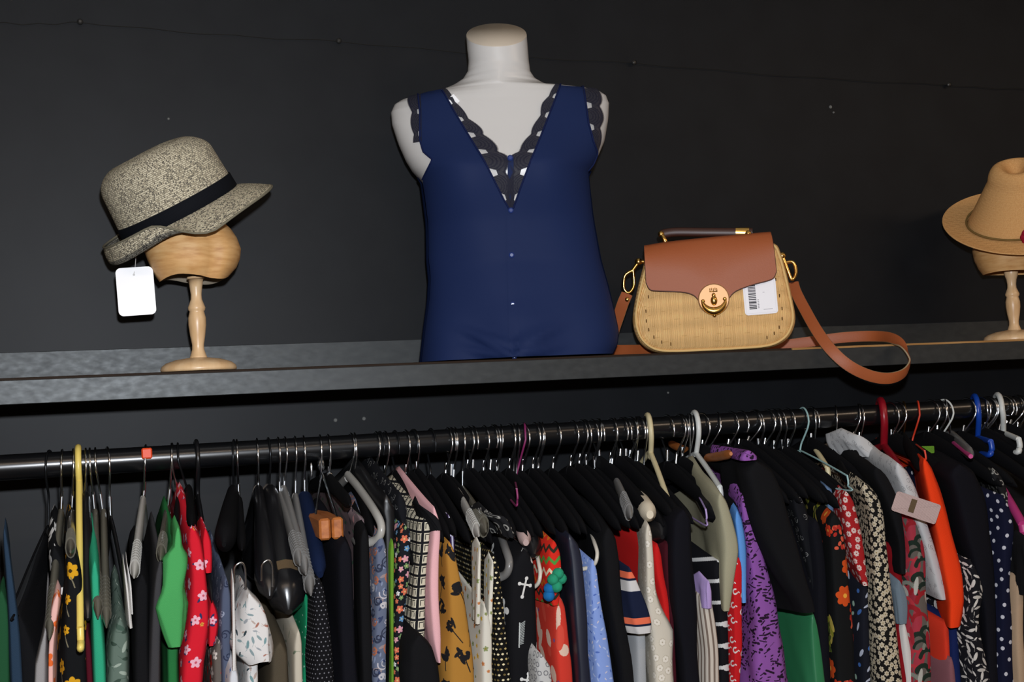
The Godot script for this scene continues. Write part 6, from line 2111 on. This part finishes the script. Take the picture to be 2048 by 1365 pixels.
	hang("slim", "black hanger with a bare metal hook, third left of the cream hook", "black hangers with chrome hooks between the pink blouse and the cream hook", M.chrome, M.velvet, 0.8848, Vector3(0.8831, 1.5323, 0.26), Vector3(0.8871, 1.4573, 0.45), 1, 1)
	hang("slim", "black hanger with a bare metal hook, second left of the cream hook", "black hangers with chrome hooks between the pink blouse and the cream hook", M.chrome, M.velvet, 0.8961, Vector3(0.8884, 1.5268, 0.26), Vector3(0.8924, 1.4518, 0.45), 0, 1)
	hang("slim", "black hanger with a bare metal hook, first left of the cream hook", "black hangers with chrome hooks between the pink blouse and the cream hook", M.chrome, M.velvet, 0.9102, Vector3(0.9032, 1.5224, 0.26), Vector3(0.9072, 1.4474, 0.45), 1, 1)
	hang("clear", "pale grey plastic hanger sloping above the mustard dress", "", M.chrome, M.palegrey, 0.5812, Vector3(0.5742, 1.5198, 0.26), Vector3(0.5455, 1.4616, 0.478), 0, 0.9)
	hang("clear", "olive plastic hanger with ribbed middle above the yellow flowered camisole", "", M.chrome, M.smoke, 0.594, Vector3(0.5897, 1.5065, 0.26), Vector3(0.5565, 1.4679, 0.478), 0, 1.2)
	hang("loop", "clear plastic hanger with a squared end left of the white crosses", "", M.chrome, M.ashclear, 0.6605, Vector3(0.6392, 1.4621, 0.26), Vector3(0.5958, 1.4138, 0.455), 0, 1.2)
	hang("wire", "magenta wire hanger among the chrome hooks", "", M.magenta, M.magenta, 0.7026, Vector3(0.6811, 1.5189, 0.26), Vector3(0.6148, 1.5142, 0.455), 0, 1)
	hang("bulb", "black plastic hanger with a rounded end above the white crosses", "", M.chrome, M.plastic, 0.6894, Vector3(0.6796, 1.4877, 0.26), Vector3(0.6373, 1.4219, 0.455), 0, 1)
	hang("padded", "pale pink padded hanger above the white crosses", "", M.chrome, M.pinkpad, 0.6832, Vector3(0.6757, 1.4798, 0.26), Vector3(0.6256, 1.4422, 0.455), 0, 0.9)
	hang("loop", "striped cream hanger end beside the black cross top", "", M.chrome, M.creamplastic, 0.7338, Vector3(0.7071, 1.4733, 0.26), Vector3(0.6438, 1.3931, 0.455), 0, 0.6)
	hang("clear", "ash grey plastic hanger below the chrome hooks left of the cream one", "", M.chrome, M.ashclear, 0.8661, Vector3(0.8547, 1.5239, 0.26), Vector3(0.7879, 1.4692, 0.478), 0, 1)
	hang("loop", "white squared hanger end above the pale blue dress", "", M.chrome, M.creamplastic, 0.8383, Vector3(0.8027, 1.445, 0.26), Vector3(0.7374, 1.4145, 0.455), 0, 0.6)
	hang("tube", "cream plastic hanger with a broken sloping arm", "", M.cream, M.cream, 0.9282, Vector3(0.9294, 1.5507, 0.26), Vector3(0.8888, 1.4777, 0.4), 0, 1)
	hang("padded", "ivory padded hanger holding the cream lace blouse", "", M.chrome, M.ivorypad, 0.9055, Vector3(0.8937, 1.4847, 0.26), Vector3(0.8308, 1.4677, 0.455), 0, 1.15)
	hang("bulb", "black plastic hanger end in front of the scarlet dress", "", M.chrome, M.plastic, 0.9225, Vector3(0.9108, 1.4706, 0.26), Vector3(0.8502, 1.4315, 0.455), 0, 1.1)
	hang("slim", "black hanger with a bare metal hook, first right of the cream hook", "black hangers with chrome hooks between the cream hook and the white hook", M.chrome, M.velvet, 0.9646, Vector3(0.9601, 1.5187, 0.26), Vector3(0.9641, 1.4437, 0.45), 1, 1)
	hang("slim", "black hanger with a bare metal hook, second right of the cream hook", "black hangers with chrome hooks between the cream hook and the white hook", M.chrome, M.velvet, 0.9867, Vector3(0.9752, 1.5133, 0.26), Vector3(0.9792, 1.4383, 0.45), 0, 1)
	hang("slim", "black hanger with a bare metal hook, third right of the cream hook", "black hangers with chrome hooks between the cream hook and the white hook", M.chrome, M.velvet, 0.9916, Vector3(0.9903, 1.5253, 0.26), Vector3(0.9943, 1.4503, 0.45), 0, 1)
	hang("tube", "white plastic hanger holding the sage green jacket", "", M.whiteplastic, M.whiteplastic, 1.0188, Vector3(1.0176, 1.5427, 0.26), Vector3(0.9733, 1.4897, 0.42), 0, 1)
	hang("bulb", "black plastic hanger sloping in front of the sage green jacket", "", M.chrome, M.plastic, 1.0091, Vector3(1.0012, 1.4943, 0.26), Vector3(0.9483, 1.4539, 0.455), 0, 1)
	hang("wire", "lilac wire hanger with two loops under the white hook", "", M.chrome, M.lilacwire, 1.0052, Vector3(1.0051, 1.494, 0.26), Vector3(0.9274, 1.4602, 0.455), 0, 1)
	hang("wood2", "plain wooden hanger over the purple print dress", "", M.chrome, M.wood, 1.0631, Vector3(1.0348, 1.5347, 0.26), Vector3(0.9772, 1.5527, 0.455), 0, 0.55)
	hang("slim", "black hanger with a bare metal hook, tenth left of the aqua hanger", "chrome hooked hangers between the white hook and the pale aqua hanger", M.chrome, M.velvet, 1.0335, Vector3(1.0285, 1.5447, 0.26), Vector3(1.0325, 1.4697, 0.45), 0, 1)
	hang("slim", "black hanger with a bare metal hook, ninth left of the aqua hanger", "chrome hooked hangers between the white hook and the pale aqua hanger", M.chrome, M.velvet, 1.09, Vector3(1.0767, 1.5417, 0.26), Vector3(1.0807, 1.4667, 0.45), 0, 1)
	hang("slim", "black hanger with a bare metal hook, eighth left of the aqua hanger", "chrome hooked hangers between the white hook and the pale aqua hanger", M.chrome, M.velvet, 1.1101, Vector3(1.0985, 1.5404, 0.26), Vector3(1.1025, 1.4654, 0.45), 1, 1)
	hang("slim", "black hanger with a bare metal hook, seventh left of the aqua hanger", "chrome hooked hangers between the white hook and the pale aqua hanger", M.chrome, M.velvet, 1.1353, Vector3(1.113, 1.5474, 0.26), Vector3(1.117, 1.4724, 0.45), 0, 1)
	hang("slim", "black hanger with a bare metal hook, sixth left of the aqua hanger", "chrome hooked hangers between the white hook and the pale aqua hanger", M.chrome, M.velvet, 1.1404, Vector3(1.1427, 1.5377, 0.26), Vector3(1.1467, 1.4627, 0.45), 0, 1)
	hang("slim", "black hanger with a bare metal hook, fifth left of the aqua hanger", "chrome hooked hangers between the white hook and the pale aqua hanger", M.chrome, M.velvet, 1.1638, Vector3(1.1498, 1.5372, 0.26), Vector3(1.1538, 1.4622, 0.45), 0, 1)
	hang("slim", "black hanger with a bare metal hook, fourth left of the aqua hanger", "chrome hooked hangers between the white hook and the pale aqua hanger", M.chrome, M.velvet, 1.175, Vector3(1.1727, 1.5269, 0.26), Vector3(1.1767, 1.4519, 0.45), 0, 1)
	hang("slim", "black hanger with a bare metal hook, third left of the aqua hanger", "chrome hooked hangers between the white hook and the pale aqua hanger", M.chrome, M.velvet, 1.1853, Vector3(1.1933, 1.5283, 0.26), Vector3(1.1973, 1.4533, 0.45), 0, 1)
	hang("slim", "black hanger with a bare metal hook, second left of the aqua hanger", "chrome hooked hangers between the white hook and the pale aqua hanger", M.chrome, M.velvet, 1.2039, Vector3(1.2016, 1.5296, 0.26), Vector3(1.2056, 1.4546, 0.45), 0, 1)
	hang("slim", "black hanger with a bare metal hook, first left of the aqua hanger", "chrome hooked hangers between the white hook and the pale aqua hanger", M.chrome, M.velvet, 1.2539, Vector3(1.2493, 1.5429, 0.26), Vector3(1.2533, 1.4679, 0.45), 1, 1)
	hang("wire", "pale aqua wire hanger sloping toward the daisy dress", "", M.aqua, M.aqua, 1.2371, Vector3(1.2269, 1.5352, 0.26), Vector3(1.1903, 1.4953, 0.455), 0, 1)
	hang("tube", "cream hanger with a thin chrome hook beside the aqua one", "", M.chrome, M.cream, 1.257, Vector3(1.2554, 1.5398, 0.26), Vector3(1.2159, 1.5026, 0.36), 0, 1)
	hang("slim", "black hanger with one straight chrome hook left of the white kimono", "", M.chrome, M.velvet, 1.3057, Vector3(1.2972, 1.5164, 0.26), Vector3(1.1904, 1.497, 0.455), 0, 1)
	hang("slim", "black hanger with a bent chrome hook over the daisy dress", "", M.chrome, M.velvet, 1.354, Vector3(1.3306, 1.5371, 0.26), Vector3(1.2326, 1.4735, 0.455), 0, 1)
	hang("slim", "black hanger with a bright hook end over the white kimono", "", M.chrome, M.velvet, 1.3573, Vector3(1.351, 1.5359, 0.26), Vector3(1.29, 1.4486, 0.455), 0, 1)
	hang("tube", "dark red plastic hanger with a thick tall hook", "", M.redplastic, M.redplastic, 1.4041, Vector3(1.4063, 1.5326, 0.26), Vector3(1.3344, 1.4968, 0.4), 0, 1.5)
	hang("slim", "black hanger with a bare metal hook, first right of the dark red hook", "black hangers with chrome hooks between the red hook and the blue hook", M.chrome, M.velvet, 1.4239, Vector3(1.4232, 1.539, 0.26), Vector3(1.4272, 1.464, 0.45), 0, 1)
	hang("slim", "black hanger with a bare metal hook, second right of the dark red hook", "black hangers with chrome hooks between the red hook and the blue hook", M.chrome, M.velvet, 1.4405, Vector3(1.4268, 1.5434, 0.26), Vector3(1.4308, 1.4684, 0.45), 0, 1)
	hang("slim", "black hanger with a bare metal hook, third right of the dark red hook", "black hangers with chrome hooks between the red hook and the blue hook", M.chrome, M.velvet, 1.5145, Vector3(1.5013, 1.5391, 0.26), Vector3(1.5053, 1.4641, 0.45), 0, 1)
	hang("slim", "black hanger with a bare metal hook, fourth right of the dark red hook", "black hangers with chrome hooks between the red hook and the blue hook", M.chrome, M.velvet, 1.5304, Vector3(1.5241, 1.5425, 0.26), Vector3(1.5281, 1.4675, 0.45), 0, 1)
	hang("slim", "black hanger with a bare metal hook, fifth right of the dark red hook", "black hangers with chrome hooks between the red hook and the blue hook", M.chrome, M.velvet, 1.597, Vector3(1.5798, 1.5364, 0.26), Vector3(1.5838, 1.4614, 0.45), 0, 1)
	hang("slim", "black hanger whose chrome hook ends in a gold sleeve", "", M.brass, M.velvet, 1.455, Vector3(1.4488, 1.5421, 0.26), Vector3(1.3338, 1.5039, 0.455), 0, 1)
	hang("wire", "orange red wire hanger over the orange cardigan", "", M.orangewire, M.orangewire, 1.4863, Vector3(1.4686, 1.5373, 0.26), Vector3(1.3455, 1.5266, 0.455), 0, 1)
	hang("slim", "grey plastic hanger with a pink edge over the black T-shirt", "", M.chrome, M.ashclear, 1.5475, Vector3(1.5602, 1.5357, 0.26), Vector3(1.4428, 1.5206, 0.455), 0, 1.1)
	hang("tube", "royal blue plastic hanger with a thick hook", "", M.blueplastic, M.blueplastic, 1.6168, Vector3(1.6192, 1.5361, 0.26), Vector3(1.5634, 1.5265, 0.36), 0, 1.15)
	hang("slim", "black hanger with a white coated hook left of the blue hook", "", M.whiteplastic, M.velvet, 1.5452, Vector3(1.5339, 1.5353, 0.26), Vector3(1.5379, 1.4603, 0.45), 0, 1)
	hang("slim", "black hanger with a bare metal hook, first right of the blue hook", "chrome hooked hangers at the right end beside the white plastic hook", M.chrome, M.velvet, 1.6308, Vector3(1.6238, 1.5358, 0.26), Vector3(1.6278, 1.4608, 0.45), 0, 1)
	hang("slim", "black hanger with a bare metal hook, second right of the blue hook", "chrome hooked hangers at the right end beside the white plastic hook", M.chrome, M.velvet, 1.6461, Vector3(1.6289, 1.5412, 0.26), Vector3(1.6329, 1.4662, 0.45), 0, 1)
	hang("slim", "black hanger with a bare metal hook, third right of the blue hook", "chrome hooked hangers at the right end beside the white plastic hook", M.chrome, M.velvet, 1.6496, Vector3(1.6358, 1.5389, 0.26), Vector3(1.6398, 1.4639, 0.45), 0, 1)
	hang("slim", "black hanger with a bare metal hook, fourth right of the blue hook", "chrome hooked hangers at the right end beside the white plastic hook", M.chrome, M.velvet, 1.6851, Vector3(1.6625, 1.5345, 0.26), Vector3(1.6665, 1.4595, 0.45), 1, 1)
	hang("slim", "black hanger with a bare metal hook, fifth right of the blue hook", "chrome hooked hangers at the right end beside the white plastic hook", M.chrome, M.velvet, 1.6922, Vector3(1.6856, 1.5428, 0.26), Vector3(1.6896, 1.4678, 0.45), 1, 1)
	hang("slim", "black hanger with a bare metal hook, sixth right of the blue hook", "chrome hooked hangers at the right end beside the white plastic hook", M.chrome, M.velvet, 1.7113, Vector3(1.687, 1.5456, 0.26), Vector3(1.691, 1.4706, 0.45), 0, 1)
	hang("slim", "black hanger with a bare metal hook, seventh right of the blue hook", "chrome hooked hangers at the right end beside the white plastic hook", M.chrome, M.velvet, 1.7185, Vector3(1.7113, 1.5346, 0.26), Vector3(1.7153, 1.4596, 0.45), 0, 1)
	hang("tube", "white plastic hanger with a thick hook and curled lower loop", "", M.whiteplastic, M.whiteplastic, 1.6709, Vector3(1.6785, 1.5423, 0.26), Vector3(1.6265, 1.5273, 0.36), 0, 1.15)
	hang("tube", "magenta plastic hanger beside the polka dot dress", "", M.chrome, M.pinkplastic, 1.6379, Vector3(1.6373, 1.4788, 0.26), Vector3(1.527, 1.3891, 0.47), 0, 1.7)
	pass
